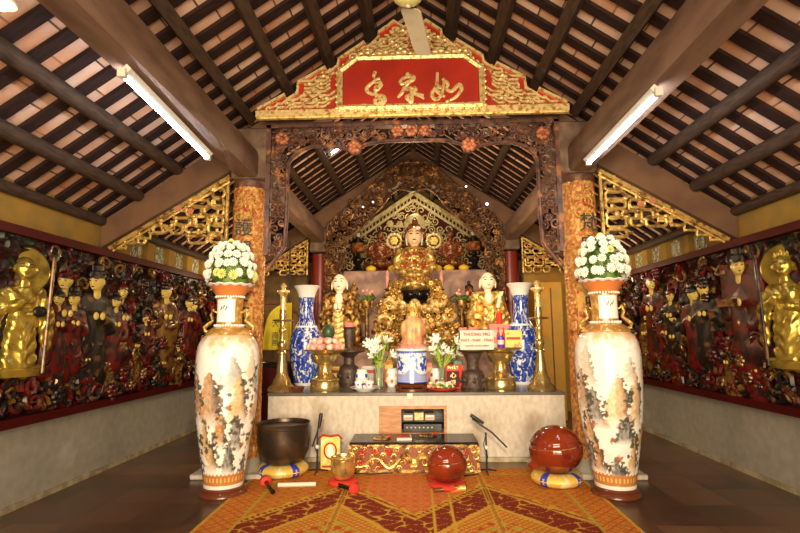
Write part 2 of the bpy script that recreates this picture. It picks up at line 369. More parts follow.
# ------------------------------------------------------------------ columns
def column(s, side, chars):
    x, y = s*1.70, 5.06
    t = T('carved_column', 'tall carved orange-gold column with dark characters behind the %s painted floor vase' % side, 'column', (x, y, .05), 'carved columns flanking the altar')
    b = MB(); n, m = 72, 240
    def f(u, v):
        a = 2*PI*u; z = .12+v*2.755
        q = Vector((math.cos(a)*.9, math.sin(a)*.9, z*3.2))
        w = noise.noise(q*3)*1.6; e = abs(math.sin((noise.noise(q*2.2)+w*.15)*9))
        r = .157+.012*e
        return (r*math.cos(a), r*math.sin(a), z)
    b.grid(f, n, m, True); b.build('carved_shaft', m_colm, t)
    MB().lathe([(.15, .1), (.16, 2.8), (.172, 2.81), (.175, 2.875), (0, 2.876)], n=32).build('shaft_core', m_carve, t)
    MB().lathe([(0, 0), (.18, 0), (.182, .03), (.175, .07), (.165, .12)], n=32).build('column_base', m_plas, t)
    pb = MB(); pb.grid(lambda u, v: (.174*math.sin((u-.5)*1.3), -.174*math.cos((u-.5)*1.3), .28+v*1.75), 12, 2)
    pb.build('inscription_strip', m_strip, t)
    for i, (ch, z) in enumerate(chars):
        a = (-.0 if s < 0 else .18)
        X = .186*math.sin(a); 
        o = textobj('inscription_character', ch, .19, m_ink, t, (X, -.188*math.cos(a), z), .004, (PI/2, 0, a))
    db = MB()
    for k in range(7): spiral(db, (.0+(-1)**k*.045, 2.66-k*.035), .06, .009, 1.3, k, (-1)**k, Y=-.178, n=12, seg=5)
    db.build('carved_dragon_head', m_strip, t)
    return t
column(-1, 'left', [('護', 2.36), ('門', 2.14), ('正', 1.62), ('法', 1.4)])
column(1, 'right', [('梵', 2.36), ('宇', 2.14), ('映', 1.55), ('光', 1.33)])
for s, side in ((-1, 'left'), (1, 'right')):
    x, y = s*1.67, 8.75
    t = T('rear_column', 'dark red lacquered column with gold edge behind the %s blue and white vase' % side, 'column', (x, y, 0), 'red columns at the rear shrine')
    MB().lathe([(.0, 0), (.2, 0), (.2, .08), (.155, .12), (.15, 2.75), (0, 2.78)], n=28).build('shaft', mat('red_column_%s' % side, (.20, .018, .012), .35, var=((.36, .14, .03), 9, .64, .7)), t)
    MB().bbox(-s*.15-.045, -s*.15+.045, -.16, -.04, .1, 2.75, .01).build('gilded_edge_strip', m_goldd, t)
for s, side in ((-1, 'left'), (1, 'right')):
    o = MB().bbox(min(s*1.26, s*2.13), max(s*1.26, s*2.13), 4.86, 5.44, 0, .05, .01).wbuild('plinth_slab', m_altar, origin=(s*1.75, 5, 0)); tag(o, 'flat grey stone plinth slab under the %s carved column' % side, 'slab', 'column plinth slabs')
# ------------------------------------------------------------------ fretwork brackets
def fret_bracket(s, yc, x_in, z_top, slope, width, depth, rnd, nm, label, grp, cell=.15, ym=None):
    # right-angled triangle under the slanted beam: x_in next to the column, outer tip at x_in+width
    t = T('fretwork_bracket', label, 'bracket', (s*x_in, yc, z_top), grp)
    def top(x): return -x*slope
    def bot(x):
        w = x/width
        return -depth+ (0 if w < .25 else (.0+.10*(w-.25))) if w < .5 else -depth+.05-(w-.5)*1.0*(width*slope-depth+.12)
    bar = MB(); 
    bar.tube([(s*0, 0, -.0), (s*width, 0, top(width))], .026, 4, flat=1.4); bar.tube([(0, -.01, -.05), (s*width, -.01, top(width)-.045)], .012, 6)
    bar.tube([(s*.02, 0, 0), (s*.02, 0, -depth)], .02, 4); bar.build('border_rail', m_gold, t)
    fr = MB(); z = -.07; rows = 0; tr = .0175
    while z > -depth-.2:
        x = .06
        while x < width:
            cw = cell*rnd.choice((.8, 1., 1.3)); chh = cell*rnd.choice((.5, .65))
            zt = z-(.0 if rows % 2 else .02); cx = x+cw/2; 
            if zt+chh/2 < top(cx+cw/2)+.03 and zt-chh/2 > bot(cx)-.03:
                r = .03; P = []
                for (qx, qz, a0) in ((cx+cw/2-r, zt+chh/2-r, 0), (cx-cw/2+r, zt+chh/2-r, PI/2), (cx-cw/2+r, zt-chh/2+r, PI), (cx+cw/2-r, zt-chh/2+r, 1.5*PI)):
                    for k in range(3): a = a0+k*PI/4; P.append((s*(qx+r*math.cos(a)), rnd.uniform(-.004, .004), qz+r*math.sin(a)))
                fr.tube(P, tr, 7, True)
                if rnd.random() < .6: fr.tube([(s*cx, 0, zt+chh/2), (s*cx, 0, zt+chh/2+cell*.45)], tr*.9, 6)
                if rnd.random() < .6: fr.tube([(s*(cx+cw/2), 0, zt), (s*(cx+cw/2+cell*.35), 0, zt)], tr*.9, 6)
                if rnd.random() < .45: fr.ell((s*(cx+cw/2), -.015, zt+chh/2), (.03, .02, .022), 8, 6)
            x += cw+.035
        z -= cell*.62; rows += 1
    # stepped lower hem that tapers out to the tip
    for k in range(5):
        x = width*(.52+.1*k); zz = top(x)-.13+.014*k
        fr.tube([(s*(x-.07), 0, zz+.05), (s*(x-.07), 0, zz-.02+.01*k), (s*(x+.06), 0, zz-.02+.01*k), (s*(x+.06), 0, zz+.03)], tr*.9, 7)
    fr.build('gilded_fret', m_gold, t)
    fl = MB(); 
    for (fx, fz) in ((.32, -.36), (.42, -.33)): rosette(fl, (s*fx*width/.7*.7, fz), .035, -.03)
    fl.build('carved_blossom', mat('pink_blossom', (.55, .2, .1), .5), t)
    return t
rf = random.Random(3)
for s, side in ((-1, 'left'), (1, 'right')):
    fret_bracket(s, 4.93, 1.87, 2.965, .60, 1.22, .66, rf, '', 'large gilded fretwork bracket under the slanted beam beside the %s front column' % side, 'front fretwork brackets')
    fret_bracket(s, 8.55, 1.84, 2.99, .62, .95, .62, rf, '', 'smaller gilded fretwork bracket above the %s blue and white vase, beyond the front column' % side, 'rear fretwork brackets', .13)
# ------------------------------------------------------------------ carved door frame between the columns
yf = 4.80
ft = T('carved_portal_frame', 'dark red-brown openwork carved frame arching between the two front columns', 'frame', (0, yf, 2.0))
OX, OT = 1.43, 3.445
def innerz(x):   # lower edge of the top band
    x = abs(x)
    if x < .50: return 3.27-.05*(x/.5)**4
    if x < .64: return 3.19-.05*math.sin((x-.5)/.14*PI)
    if x < 1.02: return 3.23-.04*((1.02-x)/.38)**3
    if x < 1.26: return 3.23-.27*(1-math.sqrt(max(0, 1-((x-1.02)/.24)**2)))-.02
    return 0
def sidex(z):    # inner edge of the side band
    if z > 2.5: return 1.245
    if z > 2.2: return 1.245+(2.5-z)*.05
    if z > 1.95: return 1.26+(2.2-z)*.75
    return 9
def inside_f(x, z):
    ax = abs(x)
    if ax > OX-.03 or z > OT-.03: return False
    if z > innerz(x)+.02 and z > 2.95: return True
    return z > 1.97 and ax > sidex(z)+.02 and ax < OX+.03
b = MB(); scrollfill(b, inside_f, (-OX, OX, 1.95, OT), .085, 0, .0125, random.Random(5), .2)
b.v = [(x, y, z-2.0) for x, y, z in b.v]; b.build('openwork_carving', m_carve, ft)
b = MB(); 
pts = [(-OX, 0, 0), (-OX, 0, OT-2-.0), (OX, 0, OT-2), (OX, 0, 0)]
b.box(-OX-.025, -OX+.02, -.045, .045, .12, OT-2).box(OX-.02, OX+.025, -.045, .045, .12, OT-2).box(-OX-.025, OX+.025, -.045, .045, OT-2-.03, OT-2+.02)
b.build('outer_rail', m_carve, ft)
b = MB(); P = []
zs = [1.97+i*.06 for i in range(18)]
P = [(-sidex(z), 0, z-2) for z in zs if z < 2.95]
xs = [-1.245+i*.0415 for i in range(61)]
P += [(x, 0, innerz(x)-2) for x in xs]
P += [(sidex(z), 0, z-2) for z in reversed(zs) if z < 2.95]
b.tube(P, .021, 8); b.build('inner_rail', m_carve, ft)
b = MB()
for x, z, r in ((-.57, 3.2, .075), (.57, 3.2, .075), (-1.3, 3.3, .07), (1.3, 3.3, .07)): rosette(b, (x, z-2), r, -.035, 7)
for x in (-.14, 0, .14): rosette(b, (x, 3.36-2), .065, -.03, 6)
b.build('carved_blossom', mat('copper_carving', (.50, .17, .07), .45, var=((.2, .05, .03), 20, .45, .6)), ft)
# ------------------------------------------------------------------ gilded pediment with the red board
yp = 4.587
def L2(u, v): p = W(u, v, yp); return (p.x, p.z)
ol = [(35, 465), (35, 410), (145, 350), (152, 372), (196, 345), (200, 300), (310, 238), (322, 262), (362, 232), (366, 205), (470, 135), (482, 158), (528, 118), (530, 95), (590, 50), (622, 66)]
OL = [L2(250+x/4.1, 10+y/4.1) for x, y in ol]
OL = [(-.5*(1), 0)] and [(x+.0, z) for x, z in OL]
left = [(min(x, -.02), z) for x, z in OL]; left[-1] = (-.06, 4.34)
zb = 3.435; left[0] = (-1.5, zb)
poly = left+[(0, 4.40)]+[(-x, z) for x, z in reversed(left)]
pt_ = T('gilded_pediment', 'gilded stepped fretwork gable with red board above the carved portal', 'pediment', (0, yp, zb))
MB().prism([(x, z-zb) for x, z in poly], .0, .03).build('red_backing', m_redb, pt_, smooth=False)
b = MB(); P3 = [(x, -.01, z-zb) for x, z in poly]; b.tube(P3, .02, 4, True, flat=1.3); b.box(-1.5, 1.5, -.05, .03, 0, .062); b.build('stepped_border', m_goldw, pt_)
b = MB(); rp = random.Random(9)
def inped(x, z): return inpoly(x, z, poly) and not (abs(x) < .76 and z < 4.06-.0 and not (abs(x) > .6 and z > 4.62-abs(x)*.9))
z = zb+.1; row = 0
while z < 4.36:
    x = 0.02+(row % 2)*.05
    while x < 1.5:
        L_ = rp.choice((.05, .07, .1))
        if inped(x, z) and inped(x+L_, z):
            for s in (-1, 1):
                b.box(min(s*x, s*(x+L_)), max(s*x, s*(x+L_)), -.03, .0, z-.011, z+.011)
                # slanted links that follow the gable
                if inped(x, z+.05):
                    b.tube([(s*x, -.018, z), (s*(x-.055), -.018, z+.045)], .014, 4)
                if rp.random() < .5: b.tube([(s*(x+L_), -.018, z), (s*(x+L_-.0), -.018, z-.05)], .012, 4)
                if rp.random() < .25: b.ell((s*(x+L_/2), -.03, z+.01), (.022, .012, .014), 6, 5)
        x += L_+.032
    z += .038; row += 1
b.v = [(x, y, z-zb) for x, y, z in b.v]; b.build('gilded_fret', m_goldw, pt_, smooth=False)
# board
bp = [(-.65, 3.53), (.65, 3.53), (.65, 3.86), (.5, 3.975), (-.5, 3.975), (-.65, 3.86)]
bd = MB().prism([(x, z-zb) for x, z in bp], -.06, -.03).build('red_name_board', m_redb, pt_, smooth=False)
b = MB(); fo = [(-.68, 3.50), (.68, 3.50), (.68, 3.875), (.515, 4.005), (-.515, 4.005), (-.68, 3.875)]
for i in range(6):
    a, c = fo[i], fo[(i+1) % 6]
    for k, w in ((0, .026), (1, .014)):
        e = 1+.035*k; b.tube([(a[0]*e, -.055+.02*k, (a[1]-3.75)*(1+.1*k)+3.75-zb), (c[0]*e, -.055+.02*k, (c[1]-3.75)*(1+.1*k)+3.75-zb)], w*1.15, 6)
    n = int(math.hypot(a[0]-c[0], a[1]-c[1])/.05)
    for k in range(n):
        tt = (k+.5)/n; x, z = a[0]+(c[0]-a[0])*tt, a[1]+(c[1]-a[1])*tt
        b.ell((x*1.045, -.05, (z-3.75)*1.12+3.75-zb), (.022, .018, .018), 6, 5)
for k in range(17): b.ell((-.48+k*.06, -.05, 4.055-zb+.012*math.sin(k*2.1)), (.034, .022, .024), 7, 5)
b.build('board_frame', m_goldw, bd)
def cp(x, y): p = W(340+x/5.333, 60+y/5.333, yp-.07); return (p.x, -.068, p.z-zb)
chars = [[[(190, 60), (182, 78), (178, 98)], [(213, 96), (186, 110), (155, 135), (142, 152), (150, 172), (178, 182), (196, 172)], [(182, 118), (214, 118), (208, 145), (178, 152)], [(225, 128), (205, 152), (188, 165), (198, 185)], [(188, 150), (200, 135)], [(186, 190), (228, 190), (241, 212), (228, 236), (202, 238), (184, 222), (196, 206), (220, 206), (222, 224), (206, 224)]],
         [[(356, 68), (366, 86)], [(316, 122), (340, 96), (386, 84), (392, 104), (362, 116), (330, 128), (318, 122)], [(384, 104), (360, 126), (346, 146)], [(346, 140), (332, 172), (308, 200)], [(352, 160), (376, 148), (404, 152), (398, 176), (430, 192), (450, 206)], [(376, 150), (384, 188), (382, 222), (366, 212), (354, 196), (400, 180), (448, 188)]],
         [[(520, 66), (516, 130), (498, 162), (490, 186), (504, 208), (526, 204), (546, 170), (556, 100)], [(500, 146), (530, 176), (560, 196)], [(548, 98), (574, 128), (566, 150)], [(562, 152), (596, 166), (634, 130), (648, 156), (614, 200), (564, 222)], [(520, 140), (545, 150)]]]
for ch in chars:
    b = MB()
    for st in ch:
        P = [Vector(cp(*q)) for q in st]; Q = []
        for i in range(len(P)-1):
            p0, p1, p2, p3 = P[max(i-1, 0)], P[i], P[i+1], P[min(i+2, len(P)-1)]
            for t in (0, .25, .5, .75): Q.append(.5*((2*p1)+(p2-p0)*t+(2*p0-5*p1+4*p2-p3)*t*t+(3*p1-p0-3*p2+p3)*t**3))
        Q.append(P[-1]); n = len(Q)
        b.tube(Q, [.0135+.007*math.sin(PI*min(1, (i+1)/n*1.1)) for i in range(n)], 7, flat=.5)
    b.build('brushed_character', m_goldw, bd)
p0 = cp(128, 247); MB().box(p0[0]-.024, p0[0]+.024, -.072, -.06, p0[2]-.024, p0[2]+.024).build('seal_mark', m_goldw, bd)
# ------------------------------------------------------------------ pointed carved arch at the rear truss
ya = 8.42
oa = [(-1.5, 1.12), (-1.5, 3.22), (-.42, 4.2), (-.2, 4.32), (.2, 4.32), (.42, 4.2), (1.5, 3.22), (1.5, 1.12)]
ia = [(1.34, 1.12), (1.34, 2.3), (1.2, 2.6), (1.22, 2.8), (1.1, 3.02), (.9, 3.16), (.72, 3.36), (.55, 3.52), (.42, 3.72), (.26, 3.84), (0, 3.80)]
full = oa+[(x, z) for x, z in ia]+[(-x, z) for x, z in reversed(ia[:-1])]
at_ = T('pointed_carved_arch', 'dark gilded openwork arch rising to a point in front of the rear shrine', 'arch', (0, ya, 1.0))
b = MB(); scrollfill(b, lambda x, z: inpoly(x, z, full), (-1.6, 1.6, 1.16, 4.36), .11, 0, .019, random.Random(8), .22, .03)
b.v = [(x, y, z-1) for x, y, z in b.v]; b.build('openwork_carving', m_carve_g, at_)
b = MB(); b.tube([(x, 0, z-1) for x, z in ia[:-1]]+[(0, 0, 2.80)]+[(-x, 0, z-1) for x, z in reversed(ia[:-1])], .02, 6); b.build('inner_rail', m_carve_g, at_)
b = MB(); b.tube([(x, .02, z-1) for x, z in oa], .022, 6); b.build('outer_rail', m_carve_g, at_)
# ------------------------------------------------------------------ rear gable fretwork
gt = T('rear_gable_screen', 'cream and dark red fretwork gable high at the very back of the shrine', 'screen', (0, 11.21, 3.2))
MB().prism([(-2.0, 0), (2.0, 0), (0, 1.4)], .05, .08).build('red_backing', m_redd, gt, smooth=False)
for k, (w, dz) in enumerate(((.05, 0), (.03, -.17))):
    b = MB(); b.tube([(-2., -.02, -.02+dz), (0, -.02, 1.36+dz)], w*1.3, 4); b.tube([(2., -.02, -.02+dz), (0, -.02, 1.36+dz)], w*1.3, 4); b.build('sloping_bar', m_cream, gt)
b = MB()
for i in range(24):
    for s in (-1, 1):
        x = .06+i*.08; z = 1.36-.69*x-.09
        b.box(min(s*x, s*(x+.03)), max(s*x, s*(x+.03)), -.03, .0, z-.05, z+.04)
b.build('short_link', m_cream, gt, smooth=False)
b = MB(); scrollfill(b, lambda x, z: z > -.9 and z < 1.36-.70*abs(x)-.24, (-1.8, 1.8, -.95, 1.2), .17, 0, .018, random.Random(4), .12)
b.build('cream_scrollwork', m_cream, gt)
MB().box(-1.6, 1.6, .045, .075, -1., 0).build('lower_backing', m_redd, gt, smooth=False)
# ------------------------------------------------------------------ lacquer relief panels on the side walls
def make_face(vox=.009):
    # face: unit head ~.13 wide, looking to -y, centre at origin
    return blob([('e', (0, 0, 0), (.058, .06, .078)), ('e', (0, -.058, -.004), (.011, .014, .02)), ('e', (0, -.045, -.048), (.022, .018, .014)), ('e', (-.06, .005, 0), (.01, .015, .024)), ('e', (.06, .005, 0), (.01, .015, .024)), ('c', (0, .005, -.06), (0, .01, -.12), .028, .03)], vox, 3)
def face_marks():
    b = MB()
    for s in (-1, 1):
        b.ell((s*.024, -.056, .012), (.012, .006, .0045), 8, 6); b.tube([(s*.01, -.06, .027), (s*.026, -.058, .034), (s*.042, -.048, .027)], .003, 5)
    b.ell((0, -.061, -.034), (.014, .005, .005), 8, 6); return b.mesh('face_paint')
me_face = make_face(); me_marks = face_marks(); me_marks.materials.append(m_eye)
def fold(f, a): return lambda c: a*math.sin(math.atan2(c.x, -c.y+.3)*f+c.z*9)+a*.6*math.sin(c.x*60+math.sin(c.z*14)*2)
def robe_mesh(kind):
    P = [('c', (0, .0, .0), (0, 0, .5), .17, .13), ('e', (0, 0, .58), (.17, .1, .12)), ('c', (-.13, 0, .6), (-.17, -.05, .38), .06, .055), ('c', (.13, 0, .6), (.17, -.05, .38), .06, .055), ('c', (0, 0, .6), (0, 0, .7), .06, .05)]
    if kind == 0: P += [('c', (-.17, -.05, .4), (-.03, -.14, .47), .05, .045), ('c', (.17, -.05, .4), (.03, -.14, .47), .05, .045), ('c', (-.05, -.13, .42), (-.07, -.1, .12), .05, .05)]
    elif kind == 1: P += [('c', (-.17, -.05, .4), (-.1, -.14, .52), .05, .04), ('c', (.17, -.05, .4), (.05, -.15, .36), .05, .05), ('c', (.1, -.1, .36), (.13, -.06, .08), .07, .05)]
    else: P += [('c', (-.17, -.05, .4), (-.2, -.12, .5), .05, .04), ('c', (.17, -.05, .4), (.12, -.15, .3), .05, .05), ('e', (.02, -.02, .1), (.24, .15, .16))]
    me = blob(P, .014, 4); f = fold(9, .006)
    for v in me.vertices: v.co += v.normal*f(v.co)
    return me
robes = [robe_mesh(k) for k in range(3)]
def hat_mesh(k):
    b = MB()
    if k == 0: b.lathe([(.068, 0), (.074, .02), (.066, .05), (.05, .06), (.052, .1), (.02, .115), (0, .116)], n=16, c=(0, .005, .035)); b.tube([(-.13, .01, .06), (0, .02, .075), (.13, .01, .06)], .009, 6)
    elif k == 1: b.ell((0, .015, .035), (.07, .068, .062), 14, 8); b.ell((0, .02, .1), (.028, .028, .028), 10, 8)
    else:
        b.lathe([(.075, 0), (.07, .03), (.05, .05)], n=14, c=(0, .01, .03))
        for q in range(5): b.ell((-.06+.03*q, -.03+.004*(q-2)**2, .085+.012*(2-abs(q-2))), (.014, .01, .03), 7, 6)
    return b.mesh('headdress')
hats = [hat_mesh(k) for k in range(3)]
hb = MB()
for s in (-1, 1): hb.ell((s*.022, -.17, .48), (.018, .022, .032), 8, 6)
me_hands = hb.mesh('hands')
def with_mat(me, m): c = me.copy(); c.materials.clear(); c.materials.append(m); return c
RB = {(k, n): with_mat(robes[k], m) for k in range(3) for n, m in (('r', m_robe), ('b', m_robeb), ('g', m_robeg))}
HT = {(k, n): with_mat(hats[k], m) for k in range(3) for n, m in (('r', m_robe), ('b', m_robeb), ('g', m_robeg))}
me_facep = with_mat(me_face, m_face); me_handp = with_mat(me_hands, m_face)
def relief_fig(par, x, z, sc, rk=0, rc='r', hk=0, hc='b', turn=0., lift=0.):
    zs = min(.86*sc, (z-.09)/.76); f = link('robed_figure', RB[(rk, rc)], par, (x, -.04-lift, z-.76*zs)); f.scale = (sc, sc*.45, zs); f.rotation_euler = (0, 0, turn)
    for nm_, me_ in (('face', me_facep), ('face_paint', me_marks), ('headdress', HT[(hk, hc)])):
        h = link(nm_, me_, f, (0, -.09, .76)); h.scale = (.98, 1.5, .86*sc/zs); h.rotation_euler.z = FT[0]+turn; h.rotation_euler.x = .12
    link('hands', me_handp, f, (0, 0, 0)).scale = (1.3, 1.05, 1)
    return f
def golden_standing(par, x, z0, H, side):
    k = H/1.0
    P = [('c', (0, 0, .06), (0, 0, .45), .12, .12), ('e', (0, 0, .62), (.15, .09, .13)), ('c', (-.12, 0, .68), (-.19, -.04, .5), .055, .06), ('c', (.12, 0, .68), (.19, -.04, .5), .055, .06),
         ('c', (-.19, -.04, .5), (-.04, -.13, .6), .05, .03), ('c', (.19, -.04, .5), (.06, -.14, .52), .05, .03), ('c', (-.19, -.03, .46), (-.2, 0, .2), .06, .04), ('c', (.19, -.03, .46), (.2, 0, .22), .06, .04),
         ('c', (0, 0, .7), (0, 0, .8), .045, .04), ('c', (-.06, -.02, .12), (-.06, -.05, .02), .07, .05), ('c', (.06, -.02, .12), (.06, -.05, .02), .07, .05)]
    P = [tuple((tuple(q*k for q in a) if hasattr(a, '__len__') and not isinstance(a, str) else (a*k if isinstance(a, (int, float)) else a)) for a in p) for p in P]
    f = bl('gold_figure', P, .013*k, m_goldf, par, (x, -.06, z0), 3, fold=lambda c: .009*math.sin(c.x*55/k+math.sin(c.z*10)*1.6)+.005*math.sin(c.z*60-abs(c.x)*50))
    hd = with_mat(make_face(.008), m_goldf); f.rotation_euler.z = side*.35; f.scale = (1.12, .75, 1); h = link('head', hd, f, (0, -.03*k, .885*k)); h.scale = (1.3*k, 1.3*k, 1.25*k); h.rotation_euler.z = side*.25
    mk = link('face_paint', me_marks, f, (0, -.02*k, .885*k)); mk.scale = h.scale; mk.rotation_euler.z = side*.25
    b = MB(); b.ell((0, .01, .045*k), (.062*k, .06*k, .05*k), 14, 8)
    if side > 0:
        for q in range(5): b.ell(((-.05+.025*q)*k, -.02, (.085+.01*(2-abs(q-2)))*k), (.013*k, .012, .03*k), 7, 6)
    b.build('hair' if side < 0 else 'crown', m_robeg if side < 0 else m_goldf, f, (0, -.01, .9*k))
    b = MB(); b.lathe([(0, 0), (.2*k, 0), (.215*k, .012), (.2*k, .026), (0, .03)], X=Matrix.Rotation(PI/2, 4, 'X'), n=36); b.build('halo', m_goldf, f, (0, .05, .88*k))
    b = MB(); b.tube([(.13*k*-side, -.15, .0), (.15*k*-side, -.15, 1.0*k)], .013, 8); 
    b.tube([(.15*k*-side+.035*math.cos(t)*1., -.15, 1.04*k+.06*math.sin(t)) for t in [i*PI/8 for i in range(16)]], .01, 6, True)
    b.build('ringed_staff', m_robeg if side < 0 else m_robeb, f)
    if side < 0: MB().ell((.06, -.17, .52*k), (.05, .03, .045), 14, 10).build('alms_bowl', m_robeb, f)
    b = MB(); b.lathe([(0, -.02), (.16, -.02), (.18, .03), (.12, .05), (0, .05)], n=24)
    for q in range(12): a = 2*PI*q/12; b.ell((.15*math.cos(a), .15*math.sin(a)*.5, .02), (.05, .035, .045), 8, 6)
    b.build('lotus_base', m_goldf, f)
    return f
FT = [0]
def relief(side, nm):
    s = side; FT[0] = s*.62; z0 = .672; HT_ = 1.53; rz = PI/2 if s < 0 else -PI/2
    yc = 4.6
    t = T('relief_panel', 'carved lacquer relief on the %s wall with a %s' % (nm, 'golden monk holding a ringed staff' if s < 0 else 'golden crowned figure holding staff'), 'wall relief', (s*3.167, yc, z0), 'carved wall reliefs', rz)
    LX = 3.7; rnd = random.Random(20+s)
    def loc(u, v): p = WX(u, v, s*3.05); return ((p.y-yc)*(1 if s < 0 else -1), p.z-z0)
    def disp(x, z):
        q = Vector((x*2.6, z*2.6, s*7.3)); n = noise.noise(q*1.3); w = noise.noise(q*3+Vector((n*2, 0, 0)))
        return .035+.03*n+.03*max(0, w)+.014*math.sin((n+w*.5)*22)
    b = MB(); b.grid(lambda u, v: ((-LX+2*LX*u), -max(.004, disp(-LX+2*LX*u, HT_*v)), HT_*v), 420, 100); b.build('carved_ground', m_pan, t)
    MB().box(-LX, LX, -.003, 0, 0, HT_).build('backing_board', m_redd, t)
    fr = MB(); w = .06
    fr.box(-LX-w, LX+w, -.12, 0, -.012, w).box(-LX-w, LX+w, -.12, 0, HT_-w, HT_+.01).box(-LX-w, -LX, -.12, 0, 0, HT_).box(LX, LX+w, -.12, 0, 0, HT_); fr.build('panel_frame', m_redd, t, smooth=False)
    gx = loc(*((22, 374) if s < 0 else (788, 366)))[0]
    # clouds, rocks and foliage in the lower and upper zones
    cells = [('ochre_cloud_scrolls', m_robeg, .13, .017, .10), ('red_cloud_scrolls', m_robe, .16, .028, .04), ('dark_rock_scrolls', m_robeb, .15, .026, .04)]
    for nme, m, cell, tr, fl in cells:
        b = MB(); rr = random.Random(nme+str(s)) 
        scrollfill(b, lambda x, z: not (abs(x-gx) < .3 and z > .3) and ((z < .62 and rr.random() < .5) or (z > 1.15 and rr.random() < .14) or rr.random() < .08), (-LX+.1, LX-.1, .16, HT_-.12), cell, -.085, tr, rr, fl, .03); b.build(nme, m, t)
    if s < 0: A = [(69, 281, 1.25, 1, 'r', 2, 'r'), (60, 299, .95, 0, 'r', 1, 'b'), (76, 299, .95, 0, 'r', 0, 'b'), (100, 282, 1.45, 0, 'b', 0, 'b'), (117, 302, 1.0, 2, 'r', 1, 'b'), (126, 292, 1.2, 0, 'r', 1, 'r'), (169, 292, 1.35, 1, 'g', 2, 'r'), (190, 303, 1.0, 0, 'r', 1, 'b'), (195, 306, 1.0, 0, 'r', 1, 'b'), (148, 318, .8, 2, 'r', 2, 'r'), (140, 345, .6, 0, 'g', 1, 'b'), (165, 350, .7, 0, 'b', 1, 'r'), (180, 345, .75, 0, 'g', 2, 'g'), (110, 350, .6, 1, 'g', 1, 'b'), (90, 345, .6, 2, 'b', 1, 'g')]
    else: A = [(735.7, 266, 1.5, 2, 'r', 0, 'b'), (692, 294.5, 1.15, 0, 'r', 1, 'b'), (702, 288.7, 1.15, 0, 'b', 1, 'b'), (649, 283, 1.45, 1, 'r', 2, 'r'), (644, 316, 1.0, 0, 'g', 1, 'b'), (664, 314, 1.0, 0, 'r', 1, 'b'), (671, 319, .9, 2, 'r', 1, 'r'), (669, 296, 1.0, 2, 'b', 1, 'r'), (672, 345, .7, 0, 'r', 1, 'b'), (700, 350, .7, 1, 'b', 2, 'r'), (725, 345, .75, 2, 'g', 1, 'r'), (745, 330, .8, 0, 'r', 1, 'b'), (752, 355, .7, 1, 'r', 1, 'g')]
    for (u, v, sc, rk, rc, hk, hc) in A:
        x, z = loc(u, v); relief_fig(t, x, z, sc*.95, rk, rc, hk, hc, rnd.uniform(-.2, .2)+FT[0]*.3, .03 if sc < 1.2 else 0)
    for k in range(5):      # more of the crowd along the near end, past the golden figure
        x = (-1.75-.42*k)*(1 if s < 0 else -1); relief_fig(t, x, 1.05+.12*(k % 2), 1.2-.2*(k % 2), k % 3, 'rbg'[k % 3], (k+1) % 3, 'br'[k % 2])
    x, z = loc(*((22, 374) if s < 0 else (788, 366))); golden_standing(t, x, z, .93, s)
    if s > 0:
        x, z = loc(738, 300); MB().bbox(x-.3, x+.3, -.1, -.02, z-.35, z+.38, .03).build('red_throne_back', m_robe, t)
        MB().box(x-.12, x+.12, -.24, -.2, z-.06, z+.01, Matrix.Identity(4)).build('open_scroll', m_robeg, t)
        x, z = loc(700, 330); b = MB()
        for k in range(9): b.tube([(x, -.08, .15), (x+rnd.uniform(-.05, .05), -.1, .35), (x+rnd.uniform(-.3, .3), -.12, .5+rnd.uniform(0, .25))], [.02, .016, .006], 6)
        b.build('branching_tree', m_robeg, t)
    else:
        x, z = loc(127, 345); b = MB(); b.lathe([(0, 0), (.26, 0), (.28, .02), (.2, .05), (0, .06)], X=Matrix.Translation((x, -.04, z)) @ Matrix.Rotation(PI/2, 4, 'X'), n=32); b.build('red_disc', m_robe, t)
relief(-1, 'left'); relief(1, 'right')
